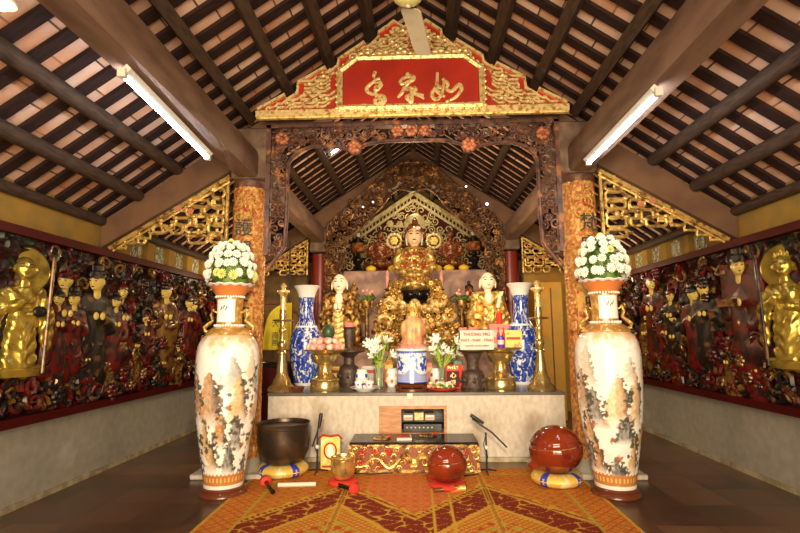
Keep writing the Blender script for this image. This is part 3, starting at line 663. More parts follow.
# ------------------------------------------------------------------ painted floor vases
def vnoise(x, y, z, n=4): return noise.fractal(Vector((x, y, z)), 1., 2.2, n)
def paint_vase(me, seed):
    co = np.empty(len(me.vertices)*3, np.float32); me.vertices.foreach_get('co', co); co = co.reshape(-1, 3)
    th = np.arctan2(co[:, 0], -co[:, 1]); z = co[:, 2]; n = len(z)
    N1 = np.array([vnoise(math.cos(a)*3+seed, math.sin(a)*3, q*12) for a, q in zip(th, z)]); N2 = np.array([vnoise(math.cos(a)*9, math.sin(a)*9+seed, q*36) for a, q in zip(th, z)])
    N3 = np.array([vnoise(math.cos(a)*14+seed, math.sin(a)*14, q*18, 3) for a, q in zip(th, z)])
    col = np.ones((n, 3))*np.array((.86, .82, .76)); rnd = random.Random(seed)
    col = col*(1-.10*np.clip(N1, 0, 1))[:, None]
    # ochre wash at the shoulder
    w = np.clip((z-1.2)/.13+N1*.9-.15, 0, 1)[:, None]; col = col*(1-w*.75)+w*.75*np.array((.72, .36, .08))
    pk = []
    for row, (zb, h, ww, strength) in enumerate(((.93, .30, .42, .55), (.66, .40, .50, .9), (.42, .30, .42, 1.), (.22, .24, .36, 1.))):
        k = 9
        for i in range(k):
            if rnd.random() < .12: continue
            pk.append((-PI+2*PI*(i+rnd.uniform(-.3, .3))/k+row*.3, zb+rnd.uniform(-.06, .06), h*rnd.uniform(.6, 1.15), ww*rnd.uniform(.6, 1.2), strength, rnd.choice((0, 1, 1, 2, 2))))
    pal = [np.array((.44, .21, .05)), np.array((.58, .36, .16)), np.array((.19, .18, .165))]
    for a0, zb, h, ww, st, c in pk:
        d = (th-a0+PI) % (2*PI)-PI; t = (z-zb)/h
        wd = ww*np.clip(1-t, 0, 1)**.6*(.85+.5*N1)+.10*N2
        m = ((np.abs(d) < wd) & (t > -.15) & (t < 1)).astype(float)
        fade = np.clip((t+.15)/.35, 0, 1)
        side = d/np.maximum(wd, .01)
        tone = pal[c][None, :]*(1+.45*np.clip(-side, -1, 1))[:, None]+.35*np.clip(N3, -.25, 1)[:, None]
        a = (m*fade*st*(.95+.35*N2).clip(.3, 1))[:, None]; col = col*(1-a)+np.clip(tone, .03, .95)*a
        e = m*fade*(np.clip((side-.35)/.5, 0, 1)*.85+np.clip((N3-.18)*4, 0, 1)*.4)*st
        e = np.clip(e, 0, 1)[:, None]; col = col*(1-e)+e*np.array((.09, .075, .06))
    # ink trees and bushes
    for i in range(260):
        q = rnd.choice(pk[6:]); tt = rnd.uniform(.0, .9); sd = rnd.choice((-1, 1)); a0 = q[0]+sd*q[3]*(1-tt)**.6*rnd.uniform(.7, 1.15); zc = max(.22, q[1]+q[2]*tt); r = rnd.uniform(.012, .034)
        d = ((th-a0+PI) % (2*PI)-PI)*.26
        e = np.clip((1-np.hypot(d, (z-zc)*1.2)/r+N2*1.1)*3, 0, 1)*(.9 if i % 14 else .8); e = e[:, None]
        col = col*(1-e)+e*(np.array((.07, .07, .055)) if i % 14 else np.array((.42, .13, .05)))
    # foot bands
    b1 = (z < .19) & (z > .1); g = (np.sin(th*34) > .2)
    col[b1] = (.50, .20, .05); col[b1 & g & (z > .13) & (z < .18)] = (.70, .46, .16); col[(z > .17) & (z < .2) & g] = (.55, .2, .06)
    col[z <= .105] = (.84, .8, .74)
    paintmesh(me, np.clip(col, 0, 1))
def floor_vase(x, y, seed, label):
    t = T('floor_vase', label, 'vase', (x, y, 0), 'tall painted floor vases')
    prof = [(.172, .075), (.176, .1), (.172, .106), (.178, .15), (.197, .26), (.225, .42), (.25, .58), (.268, .76), (.278, .95), (.281, 1.10), (.277, 1.2), (.262, 1.27), (.235, 1.32), (.2, 1.352)]
    zs = [p[1] for p in prof]; rs = [p[0] for p in prof]
    Z = np.linspace(zs[0], zs[-1], 240); R = np.interp(Z, zs, rs)
    R = R*.965
    for _ in range(6): R[6:-1] = (R[5:-2]+R[6:-1]*2+R[7:])/4
    b = MB(); b.grid(lambda u, v: (R[round(v*239)]*math.sin(2*PI*u), -R[round(v*239)]*math.cos(2*PI*u), Z[round(v*239)]), 220, 240, True)
    me = b.mesh('painted_body'); me.materials.append(m_vp); paint_vase(me, seed); link('painted_body', me, t)
    MB().lathe([(0, 0), (.19, 0), (.2, .012), (.195, .03), (.18, .045), (.186, .062), (.178, .076), (0, .077)], n=48).build('wooden_stand', m_foot, t)
    MB().lathe([(.2, 1.35), (.205, 1.358), (.185, 1.385), (.15, 1.41), (.12, 1.425), (.114, 1.44)], n=48).build('shoulder_collar', m_yband, t)
    b = MB()
    for k in range(30): a = 2*PI*k/30; b.ell((.122*math.cos(a), .122*math.sin(a), 1.435), .012, 7, 6)
    b.build('white_bead_ring', m_white, t)
    MB().lathe([(.112, 1.44), (.110, 1.5), (.110, 1.6), (.118, 1.68)], n=48).build('neck', m_yband, t)
    b = MB(); b.grid(lambda u, v: ((.1165)*math.sin((u-.5)*1.5), -(.1165)*math.cos((u-.5)*1.5), 1.465+v*.2), 16, 2); ct = b.build('white_cartouche', m_white, t)
    b = MB(); 
    for q in ((-.03, 0), (-.01, .01), (.012, -.003), (.03, .012)): b.tube([(q[0]-.008, -.119, 1.585+q[1]-.014), (q[0], -.120, 1.585+q[1]), (q[0]+.006, -.119, 1.585+q[1]+.02)], .0035, 5)
    b.build('brushed_mark', m_ink, ct)
    b = MB(); 
    for k in range(32): a = 2*PI*k/32; b.ell((.122*math.cos(a), .122*math.sin(a), 1.69), (.011, .011, .011), 7, 6)
    b.build('white_bead_ring', m_white, t)
    MB().lathe([(.12, 1.695), (.135, 1.72), (.155, 1.755), (.185, 1.785)], n=48).build('flared_neck', m_yband if 0 else mat('orange_neck_band', (.62, .2, .05), .3, coat=.4), t)
    b = MB(); b.grid(lambda u, v: ((.185+.028*math.sin(v*PI*.5))*(1+.02*math.sin(u*2*PI*14))*math.cos(2*PI*u), (.185+.028*math.sin(v*PI*.5))*(1+.02*math.sin(u*2*PI*14))*math.sin(2*PI*u), 1.785+.02*v+.004*math.sin(u*2*PI*14)), 112, 6, True)
    b.build('wavy_lip', m_white, t)
    for s in (-1, 1):
        b = MB(); b.tube([(s*.11, 0, 1.55), (s*.15, 0, 1.57), (s*.165, 0, 1.53), (s*.15, 0, 1.48), (s*.19, 0, 1.45), (s*.225, 0, 1.42), (s*.215, 0, 1.385), (s*.185, 0, 1.385)], [.01, .014, .016, .014, .018, .018, .015, .01], 8)
        b.ell((s*.155, 0, 1.575), (.02, .015, .018), 8, 6); b.build('gilded_handle', m_gold, t)
    return t
VL, VR = (W(223.5, 482, 4.47).x, 4.47), (W(615.5, 485, 4.47).x, 4.47)
floor_vase(*VL, 3, 'tall white vase painted with ochre mountains, standing left of the altar by the bronze bowl')
floor_vase(*VR, 8, 'tall white vase painted with ochre mountains, right of altar by the large wooden fish')
def bloom_mesh(m):
    b = MB(); r = random.Random(1)
    for ring, (n, rr, zz, tilt) in enumerate(((12, .03, 0, .2), (10, .024, .01, .6), (7, .015, .018, 1.0), (4, .006, .022, 1.3))):
        for k in range(n):
            a = 2*PI*k/n+ring*.3; R = Matrix.Rotation(a, 3, 'Z') @ Matrix.Rotation(-tilt, 3, 'Y')
            b.ell((rr*math.cos(a), rr*math.sin(a), zz), (.017, .0075, .005), 6, 4, R)
    me = b.mesh('bloom'); me.materials.append(m); return me
BW, BY = bloom_mesh(m_petal), bloom_mesh(m_petaly)
def flowers(x, y, seed, label):
    t = T('chrysanthemum_arrangement', label, 'flowers', (x, y, 1.80), 'chrysanthemum bouquets in the floor vases'); t.scale = (.88, .88, 1); r = random.Random(seed)
    b = MB(); b.ell((0, 0, .1), (.18, .18, .2), 16, 10)
    for k in range(120):
        a = r.uniform(0, 2*PI); e = r.uniform(-.1, 1.4); q = Vector((math.cos(a)*math.cos(e)*.21, math.sin(a)*math.cos(e)*.21, .08+math.sin(e)*.26))
        b.ell(q, (.035, .016, .005), 6, 4, Matrix.Rotation(a, 3, 'Z') @ Matrix.Rotation(r.uniform(-1, 1), 3, 'Y'))
    b.build('foliage', m_leaf, t)
    MB().lathe([(0, -.08), (.1, -.08), (.12, 0), (0, .02)], n=16).build('stem_bundle', m_leaf, t)
    i = 0
    for (e, n) in ((-.02, 17), (.3, 16), (.58, 14), (.85, 10), (1.12, 6), (1.5, 1)):
        for k in range(n):
            a = 2*PI*k/n+e*3+r.uniform(-.1, .1); ee = e+r.uniform(-.06, .06); rr = .235
            p = Vector((math.cos(a)*math.cos(ee)*rr, math.sin(a)*math.cos(ee)*rr, .085+math.sin(ee)*.31)); i += 1
            o = link('bloom', BY if (r.random() < .07 or e > 1.4 or (e < 0 and r.random() < .25)) else BW, t, p)
            nrm = Vector((p.x, p.y, p.z*.55)); o.rotation_euler = nrm.to_track_quat('Z', 'Y').to_euler(); s = r.uniform(.88, 1.15); o.scale = (s, s, s)
flowers(*VL, 1, 'domed bouquet of white chrysanthemums in the left floor vase')
flowers(*VR, 2, 'domed bouquet of white chrysanthemums in the right floor vase')
# ------------------------------------------------------------------ carpet
cy0, cy1, cw = 2.6, 5.24, 1.545
nx, ny = 310, 264
b = MB(); b.grid(lambda u, v: (-cw+2*cw*u, cy0+(cy1-cy0)*v, .012+.0015*math.sin(u*50)*math.sin(v*41)), nx, ny); me = b.mesh('carpet')
co = np.empty(len(me.vertices)*3, np.float32); me.vertices.foreach_get('co', co); co = co.reshape(-1, 3); X, Y = co[:, 0], co[:, 1]
gold = np.array((.56, .26, .03)); org = np.array((.50, .13, .025)); mar = np.array((.22, .030, .015)); yel = np.array((.60, .34, .045)); gre = np.array((.42, .36, .05)); red = np.array((.50, .07, .025))
ax = np.abs(X); mx = .60; d = np.abs(ax-mx)/.78+np.abs(Y-3.35)/1.0*0.72; dd = np.abs(ax-mx)+.78*np.abs(Y-3.25)
def mixc(c, m, k): m = m.astype(float)[:, None] if m.dtype == bool else m[:, None]; return c*(1-m)+m*k
c = np.ones((len(X), 3))*org
zig = np.abs((X*9) % 1-.5)+np.abs((Y*9) % 1-.5); c = mixc(c, (zig > .42) & (zig < .58), gold); c = mixc(c, zig < .14, gold); c = mixc(c, (np.abs((X*18) % 1-.5) < .12), (org+gold)/2)
c = mixc(c, dd < 1.15+.03*np.sin(X*60), yel); c = mixc(c, dd < 1.12, mar)
sc = np.sin(X*38)*np.sin(Y*38); c = mixc(c, (dd < 1.1) & (dd > .72) & (np.abs(np.sin(X*30+np.sin(Y*26)*1.6)+np.cos(Y*34+np.sin(X*22))) < .13), yel)
tooth = np.abs(((X+Y)*14) % 1-.5); c = mixc(c, (dd > 1.05) & (dd < 1.05+.09*tooth*2), yel)
c = mixc(c, dd < .72+.04*tooth, yel); c = mixc(c, (dd < .68) & ((np.abs(((X-Y)*17) % 1-.5) < .17) | (np.abs(((X+Y)*17) % 1-.5) < .17)), org)
c = mixc(c, (dd < .5) & (sc > .35), gre); c = mixc(c, (dd < .5) & (sc < -.45), red)
cen = (ax < .42); lat = np.abs((X*11) % 1-.5)+np.abs((Y*8) % 1-.5)
c = mixc(c, cen & (dd > 1.16), np.array((.62, .13, .06))); c = mixc(c, cen & (dd > 1.16) & (lat > .4) & (lat < .56), gold); c = mixc(c, cen & (dd > 1.16) & (lat < .13), yel)
bo = (ax > 1.28) | (Y > 5.02); c = mixc(c, bo, gold); q = np.abs((X*13) % 1-.5)+np.abs((Y*13) % 1-.5); c = mixc(c, bo & (q > .4) & (q < .6), red*1.1); c = mixc(c, bo & (q < .16), org)
c = mixc(c, ((ax > 1.27) & (ax < 1.295) & (Y < 5.03)) | ((Y > 5.01) & (Y < 5.03) & (ax < 1.29)), gre); c = mixc(c, (ax > 1.52), yel)
c = mixc(c, (np.abs(ax-.60) < .012), np.array((.36, .2, .03))); c = mixc(c, (np.abs(ax-.60) > .018) & (np.abs(ax-.60) < .03), yel)
for xx in (.10, .24): c = mixc(c, (np.abs(X-xx-.04) < .01) & (Y < 5.0), yel)
rr = np.random.RandomState(1).rand(len(X)); c = c*(.88+.24*rr[:, None]); paintmesh(me, np.clip(c, 0, 1)); me.materials.append(m_carpet)
ca = link('carpet', me, None, (0, 0, 0)); tag(ca, 'orange, gold and maroon patterned carpet laid before the altar', 'carpet')
MB().box(-cw, cw, cy0, cy1, -.0, .0085).build('carpet_backing', m_carpet, ca) if 0 else None
# ------------------------------------------------------------------ main altar
AZ, AY = .72, 5.55
c0, c1 = W(379, 406, AY), W(447, 428, AY); hx0, hx1, hz1 = c0.x, c1.x, c0.z; hz0 = .28
al = T('stone_altar', 'long grey stone altar spanning between the carved front columns', 'altar', (0, AY, 0))
b = MB(); b.box(-1.60, hx0, 0, 1.6, 0, AZ-.035).box(hx1, 1.60, 0, 1.6, 0, AZ-.035).box(hx0, hx1, 0, 1.6, 0, hz0).box(hx0, hx1, 0, 1.6, hz1, AZ-.035).box(hx0, hx1, .35, 1.6, hz0, hz1)
b.build('stone_body', m_altar, al, smooth=False)
MB().bbox(-1.61, 1.61, -.012, 1.6, AZ-.035, AZ, .006).build('polished_top', m_altop, al, smooth=False)
MB().bbox(-1.62, 1.62, -.03, 0, 0, .05, .005).build('base_moulding', m_skirt, al, smooth=False)
cb = T('wooden_cabinet_niche', 'small wooden niche with sliding door set in the altar front', 'cabinet', (0, AY, hz0))
b = MB(); w_ = .03; H_ = hz1-hz0
b.box(hx0, hx0+w_, -.02, .02, w_*.6, H_-w_).box(hx1-w_, hx1, -.02, .02, w_*.6, H_-w_).box(hx0, hx1, -.02, .02, H_-w_, H_).box(hx0, hx1, -.02, .02, 0, w_*.6); b.build('wooden_frame', m_wood, cb, smooth=False)
MB().box(hx0+w_, hx0+.24, .0, .015, 0, H_-w_).build('sliding_door', m_wood, cb, smooth=False)
MB().box(hx0+.2, hx1-.02, .02, .3, H_*.42, H_*.42+.012).build('shelf', m_blackl, cb, smooth=False)
MB().box(hx0+.01, hx1-.01, .31, .32, 0, H_-.01).build('back_panel', m_blackl, cb, smooth=False)
for k, (u, m, lb) in enumerate(((408, m_paper, 'left'), (419, m_cream, 'middle'), (430, m_paper, 'right'))):
    x = W(u, 415, AY).x; o = MB().bbox(x-.05, x+.05, .06, .2, 0, .055 if k != 1 else .08, .004).build('paper_box', m, None, (0, AY, hz0+H_*.42+.012)); tag(o, '%s paper box on the niche shelf, %s of three' % (('white', 'cream', 'white')[k], lb), 'box', 'boxes on the niche shelf')
    MB().box(x-.045, x+.045, .057, .06, .008, .03).build('pink_label', m_pinkb if k != 1 else m_yband, o, smooth=False)
o = MB().bbox(hx0+.26, hx1-.05, .05, .28, 0, .1, .006).build('audio_unit', m_black, None, (0, AY, hz0+.001)); tag(o, 'black electronic amplifier lying in the lower part of the altar niche', 'amplifier')
b = MB()
for k in range(7): b.ell((hx0+.30+k*.045, .05, .06), (.009, .006, .009), 8, 6)
b.build('control_knob', m_lampb, o)
o = MB().bbox(-.03, .03, -.004, 0, 0, .06, .001).build('paper_tag', m_paper, None, (W(410, 402, AY).x, AY-.012, AZ-.07)); tag(o, 'small pale paper tag stuck on the altar edge above the niche', 'label')
# ------------------------------------------------------------------ lacquered kneeling desk
dk = T('offering_desk', 'low lacquered desk with black top and gilded dragon front before the altar', 'desk', (W(414, 472, 5.1).x, 5.07, .012)); DW = .64; DH = .265
MB().bbox(-DW+.01, DW-.01, 0, .43, DH, DH+.02, .004).build('black_top', m_blackl, dk)
b = MB().bbox(-DW, DW, 0, .43, .0, DH, .006); b.build('desk_body', mat('desk_red', (.22, .05, .015), .4, coat=.3), dk)
b = MB(); b.box(-DW, DW, -.014, -.001, DH-.03, DH).box(-DW, DW, -.014, -.001, 0.001, .03).box(-DW, -DW+.03, -.014, -.001, .03, DH-.03).box(DW-.03, DW, -.014, -.001, .03, DH-.03); b.build('gilded_rail', m_goldd, dk, smooth=False)
b = MB(); r_ = random.Random(6)
for s in (-1, 1):
    b.tube([(s*(.05+.5*t), -.02-.006*math.sin(t*20), .10+.055*math.sin(t*11+.6)*(1-.3*t)) for t in [i/40 for i in range(41)]], [.022-.012*i/40 for i in range(41)], 8)
    for k in range(26): t = k/26; b.ell((s*(.06+.47*t), -.036, .125+.055*math.sin(t*11+.6)*(1-.3*t)), (.007, .01, .014), 5, 4)
    for k in range(22): spiral(b, (s*(.06+.026*k), .215-.058*(k % 4)), .034, .008, 1.3, k, s, Y=-.018, n=12, seg=5)
b.ell((0, -.03, .10), (.055, .035, .055), 14, 10); 
for s in (-1, 1): b.ell((s*.03, -.055, .125), .014, 8, 6); b.tube([(s*.03, -.03, .14), (s*.06, -.03, .18), (s*.1, -.03, .185)], [.012, .009, .004], 6)
b.box(-.03, .03, -.065, -.05, .07, .085); b.build('gilded_dragon_carving', m_gold, dk)
b = MB(); 
for x, z in ((-.5, .19), (-.38, .2), (-.52, .1), (.5, .19), (.4, .12), (-.3, .08), (.3, .2), (-.25, .2)): rosette(b, (x, z), .036, -.014)
b.build('red_flower_carving', m_redb, dk)
DT = .012+DH+.02
def beads(u, v, R, label, m):
    p = G(u, v, DT); t = T('prayer_beads', label, 'prayer beads', (p.x, p.y, DT), 'prayer beads on the desk'); b = MB()
    for k in range(46):
        a = 2*PI*k/46*2; q = R*(1+.12*math.sin(a*1.5+k*.02)) if k < 23 else R*.82
        b.ell((q*math.cos(a)*1.3, q*math.sin(a)*1., .008 if k < 23 else .011), .0075, 8, 6)
    b.build('bead_strand', m, t); b = MB(); b.tube([(R*.9, R*.5, .012), (R*1.3, R*1.0, .012)], [.008, .018], 8); b.ell((R*1.35, R*1.1, .015), .016, 8, 6); b.build('red_tassel', m_cush_r, t)
beads(381, 439, .062, 'golden prayer beads with red tassel on the left of the desk top', m_gold); beads(427, 436, .066, 'brown and gold prayer beads looped right of the red booklet', m_goldd)
p = G(404, 438.5, DT); o = MB().bbox(-.075, .075, -.1, .1, 0, .022, .002).build('prayer_booklet', m_paper, None, p); tag(o, 'red covered booklet with white page edges on the desk', 'book')
MB().box(-.075, .06, -.065, .1, .022, .026).build('red_cover', m_redb, o, smooth=False); o.rotation_euler.z = .06
# ------------------------------------------------------------------ bowls and wooden fish
def ring_cushion(t, R, h, m, panels=None, n=48):
    b = MB(); b.grid(lambda u, v: ((R*.62+R*.38*math.cos(2*PI*v)*(1+.04*math.cos(u*2*PI*8)))*math.cos(2*PI*u), (R*.62+R*.38*math.cos(2*PI*v)*(1+.04*math.cos(u*2*PI*8)))*math.sin(2*PI*u), h/2+h/2*math.sin(2*PI*v)), n, 16, True)
    o = b.build('ring_cushion', m, t)
    MB().lathe([(0, .0), (R*.62, .0), (R*.62, h*.9), (0, h*.9)], n=32).build('cushion_centre', m, o)
    if panels:
        for k in range(4):
            a0 = -PI/2+(k-1.5)*PI/2; b = MB(); b.grid(lambda u, v: ((R*.62+(R*.385)*math.cos(2*PI*v*.5-PI/2))*math.cos(a0+(u-.5)*.3), (R*.62+(R*.385)*math.cos(2*PI*v*.5-PI/2))*math.sin(a0+(u-.5)*.3), h/2+(h/2+.004)*math.sin(2*PI*v*.5-PI/2)), 8, 14)
            b.build('blue_panel', panels, o)
    return o
def bowl(u, v, R, H, m, label, cm, ch, cR, pan=None, thick=.012):
    p = G(u, v, .014); t = T('singing_bowl', label, 'singing bowl', (p.x, p.y, .014+ch*.92)); 
    prof = [(0, .0), (R*.5, .0), (R*.78, H*.1), (R*.95, H*.33), (R*1.0, H*.6), (R*.97, H*.9), (R*1.0, H), (R*.97, H*1.005), (R*.93, H*.93), (R*.95, H*.6), (R*.88, H*.33), (R*.7, H*.14), (0, H*.08)]
    MB().lathe(prof, n=56).build('bowl_shell', m, t)
    b = MB(); b.lathe([(R*.972, H*.88), (R*.985, H*.895), (R*.975, H*.91)], n=56); b.build('rim_ring', m, t)
    c = T('round_cushion', 'round %s cushion under the %s bowl' % (('red', 'small brass') if pan is None else ('gold brocade', 'large dark bronze')), 'cushion', (p.x, p.y, .014)); ring_cushion(c, cR, ch, cm, pan); return p
p1 = G(283, 466, .014)
bowl(283, 474, .255, .385, m_bronze, 'large dark bronze singing bowl on a gold brocade cushion left of altar', m_cush_g, .11, .245, m_cush_b)
bowl(343, 484, .112, .195, m_brass, 'small brass singing bowl on a red cushion before the desk', m_cush_r, .045, .135)
def fish(u, v, R, label, cm, ch, cR, cl, pan=None):
    p = G(u, v, .014); t = T('wooden_fish', label, 'wooden fish drum', (p.x, p.y, .014+ch*.75))
    P = [('e', (0, 0, R*.93), (R*1.05, R, R*.93)), ('e', (-R*.8, .0, R*.35), (R*.32, R*.35, R*.2))]
    me = blob(P, R*.055, 8); zc = R*1.22
    bm = bmesh.new(); bm.from_mesh(me)
    for vv in bm.verts:
        dz = vv.co.z-zc-.10*vv.co.x; 
        if abs(dz) < R*.06: vv.co += (Vector((0, 0, R))-vv.co).normalized()*R*.035
    bm.to_mesh(me); bm.free(); me.materials.clear(); me.materials.append(m_fish); o = link('hollow_body', me, t)
    b = MB(); b.tube([(R*1.03*math.cos(a)*.985, R*.98*math.sin(a)*.985, zc-R*.12+.10*R*math.cos(a)) for a in [2*PI*i/48 for i in range(48)]], R*.018, 6, True); b.build('slit_edge', m_goldd, t)
    
    c = T('round_cushion', cl, 'cushion', (p.x, p.y, .014)); ring_cushion(c, cR, ch, cm, pan)
fish(447.5, 487, .172, 'smaller polished red-brown wooden fish on a red cushion by the desk', m_cush_r, .05, .165, 'thin red round cushion under the smaller wooden fish')
fish(557, 483.5, .228, 'large polished red-brown wooden fish beside the right floor vase', m_cush_g, .11, .225, 'gold and blue brocade cushion under the large wooden fish', m_cush_b)
def mallet(u0, v0, u1, v1, label, head=None):
    a, c = G(u0, v0, .035), G(u1, v1, .035); t = T('striking_mallet', label, 'mallet', a); d = c-a
    MB().tube([d*.0, d*.35, d*.42, d], [.016, .018, .024, .026] if not head else [.02, .016, .018, .02], 10).build('handle', m_blackl if head else m_foot, t)
    if head: o = MB().tube([d*-.28, d*-.2, d*0, d*.05], [.02, .045, .05, .02], 12); o.build('padded_head', head, t)
    else: MB().tube([d*.5, d*.97], [.0275, .029], 10).build('gold_sleeve', m_gold, t)
mallet(266, 482, 273, 492, 'black handled mallet with a red padded head below the big bronze bowl', m_cush_r)
mallet(434, 490, 466, 488, 'dark wooden striker with gold sleeve below the smaller wooden fish')
mallet(353, 489, 338, 485, 'short dark striker with red head by the small brass bowl', m_cush_r)
a, c = G(278, 485, .03), G(316, 484, .03); o = MB().tube([(0, 0, 0), c-a], .019, 12).build('white_paper_roll', m_paper, None, a); tag(o, 'white paper roll lying on the carpet below the big bronze bowl', 'paper roll')
# mic stands
def mic(u, v, lean, label, vt):
    p = G(u, v, .0); t = T('microphone_stand', label, 'microphone stand', (p.x, p.y, .014)); H = 1.35-(vt-333.5)*p.y/500-.014
    b = MB(); 
    for k in range(3): a = k*2*PI/3+.5; b.tube([(0, 0, .03), (.11*math.cos(a), .11*math.sin(a), .006)], .007, 6)
    b.build('tripod_base', m_black, t); MB().tube([(0, 0, .0), (0, 0, H*.72)], .009, 8).build('pole', m_black, t)
    MB().ell((0, -.01, H*.45), (.02, .02, .02), 10, 8).build('clamp_knob', m_lampb, t)
    if lean: P = [(.2, 0, H*.45), (.06, 0, H*.72), (-.13, 0, H*.97)]
    else: P = [(-.05, 0, H*.45), (.0, 0, H*.72), (.02, 0, H*.95)]
    MB().tube(P, .009, 8).build('boom_arm', m_black, t)
    e = Vector(P[2]); d = (e-Vector(P[1])).normalized(); MB().tube([e-d*.12+Vector((0.012, 0, .025)), e+Vector((0.01, 0, .02)), e+d*.03+Vector((0.01, 0, .02))], [.014, .02, .016], 10).build('microphone', m_black, t)
    b = MB(); b.tube([(0, -.01, H*.7), (-.03, -.02, H*.5), (.01, -.02, H*.3), (-.01, -.01, .02)], .004, 6); b.build('cable', m_black, t)
mic(317, 474, False, 'black microphone stand between the bronze bowl and the desk', 412)
mic(487, 474, True, 'black microphone stand with slanted boom right of the desk', 414)
cpts = [G(u, v, .018) for u, v in ((478, 474), (462, 476), (440, 473), (424, 471), (400, 472), (372, 474), (350, 473))]
o = MB().tube([q-cpts[0] for q in cpts], .006, 6).build('black_cable', m_black, None, cpts[0]); tag(o, 'black cable lying along the foot of the desk', 'cable')
# small gilded picture stand
p = G(328, 474, .014); t = T('gilded_picture_stand', 'small gilded frame stand with white figure picture beside the brass bowl', 'picture stand', (p.x, p.y+.12, .014))
MB().bbox(-.1, .1, 0, .03, 0, .33, .008).build('gilded_frame', m_cush_g, t); b = MB(); b.tube([(-.12, -.005, .3), (-.08, -.005, .34), (0, -.005, .33), (.08, -.005, .34), (.12, -.005, .3)], .011, 6); b.tube([(-.08, -.005, .04), (.08, -.005, .04)], .01, 6); 
b.tube([(.06*math.cos(a), -.006, .19+.075*math.sin(a)) for a in [2*PI*i/20 for i in range(20)]], .008, 6, True); b.build('red_ornament', m_redb, t)
b = MB(); b.ell((0, -.004, .17), (.035, .008, .05), 12, 8); b.ell((0, -.004, .23), (.018, .008, .02), 10, 8); b.build('white_figure', m_petal, t)
p = G(252, 452, .0); o = MB().bbox(-.13, .13, -.09, .09, 0, .03, .003).build('paper_packet', m_paper, None, (p.x, min(p.y, 5.28), .0505)); o.rotation_euler.z = .2; tag(o, 'white and red paper packet on the slab behind the left vase', 'packet'); MB().box(-.1, .03, -.091, .0, .0305, .032).build('red_print', m_redb, o, smooth=False)
# ------------------------------------------------------------------ things on the altar
def A(u, v): return G(u, v, AZ)
def candlestick(u, v, side):
    p = A(u, v); t = T('brass_candlestick', 'tall turned brass candlestick at the %s end of the altar' % side, 'candlestick', (p.x, 5.78, AZ), 'brass altar candlesticks')
    t.scale = (1.22, 1.22, 1.12); H = 1.12; prof = [(0, 0), (.125, 0), (.13, .02), (.11, .045), (.085, .07), (.078, .11), (.06, .14), (.05, .2), (.04, .3), (.032, .36), (.045, .37), (.045, .385), (.03, .4), (.036, .43), (.046, .46), (.036, .49), (.026, .5), (.026, .58), (.036, .6), (.034, .62), (.024, .64), (.03, .7), (.034, .76), (.03, .82)]
    MB().lathe(prof, n=28).build('turned_stem', m_brass, t)
    MB().lathe([(0, .69), (.085, .7), (.1, .712), (.085, .718), (0, .72)], n=28).build('drip_tray', m_brass, t)
    MB().lathe([(.03, .82), (.028, .95), (.033, .97), (.06, 1.0), (.058, 1.02), (.03, 1.01), (.02, 1.04), (.032, 1.065), (.015, 1.09), (0, 1.1)], n=24).build('lotus_cup', m_goldw, t)
candlestick(285, 389, 'left'); candlestick(541, 389, 'right')
def paint_blue(me, seed, bands=()):
    col = []; 
    for v in me.vertices:
        c = v.co; a = math.atan2(c.x, -c.y); n = vnoise(math.cos(a)*2.2+seed, math.sin(a)*2.2, c.z*6); m = vnoise(math.cos(a)*5+seed, math.sin(a)*5, c.z*15)
        k = (abs(n) > .055) and m > -.36
        col.append((.012, .035, .30) if k and m < .2 else ((.05, .12, .48) if k else (.74, .76, .80)))
    return np.array(col)
def blue_vase(x, y, side, seed):
    t = T('blue_white_vase', 'cobalt blue and white porcelain vase beside the %s candlestick' % side, 'vase', (x, y, AZ), 'blue and white altar vases')
    t.scale = (1, 1, 1.1); pr = [(.12, 0), (.135, .02), (.15, .1), (.185, .25), (.205, .38), (.205, .48), (.185, .58), (.14, .66), (.105, .72), (.092, .8), (.088, .92), (.1, 1.0)]
    Z = np.linspace(0, 1.0, 140); R = np.interp(Z, [q[1] for q in pr], [q[0] for q in pr])
    for _ in range(8): R[1:-1] = (R[:-2]+R[1:-1]*2+R[2:])/4
    b = MB(); b.grid(lambda u, v: (R[round(v*139)]*math.sin(2*PI*u), -R[round(v*139)]*math.cos(2*PI*u), Z[round(v*139)]), 110, 140, True); me = b.mesh('painted_body'); me.materials.append(m_vp)
    c = paint_blue(me, seed); z = np.array([v.co.z for v in me.vertices]); ring = (np.abs(z-.66) < .012) | (z < .03); c[ring] = (.85, .86, .86); paintmesh(me, c); link('painted_body', me, t)
    MB().lathe([(.1, 1.0), (.115, 1.05), (.14, 1.1), (.168, 1.13), (.162, 1.135), (.13, 1.1), (.1, 1.04)], n=40).build('white_flared_rim', m_white, t)
blue_vase(W(306, 340, 6.38).x, 6.38, 'left', 2); blue_vase(W(522, 340, 6.38).x, 6.38, 'right', 5)
def brass_stand(u, y, side, h=.46):
    x = W(u, 385, y).x; t = T('brass_offering_stand', 'polished brass pedestal dish with wide foot, %s' % side, 'offering stand', (x, y, AZ), 'brass offering stands')
    MB().lathe([(0, 0), (.165, 0), (.172, .02), (.17, .05), (.16, .09), (.168, .11), (.162, .125), (.12, .14), (.085, .18), (.078, .23), (.085, .28), (.13, .31), (.16, h-.06)], n=44).build('pedestal', m_brass, t)
    MB().lathe([(.1, h-.075), (.19, h-.04), (.25, h-.012), (.256, h), (.24, h-.002), (0, h-.02)], n=48).build('dish', m_brass, t); return x
h = .46; yb = 5.88; xb = brass_stand(325, yb, 'piled with pink apples on the altar left')
i = 0; r = random.Random(2)
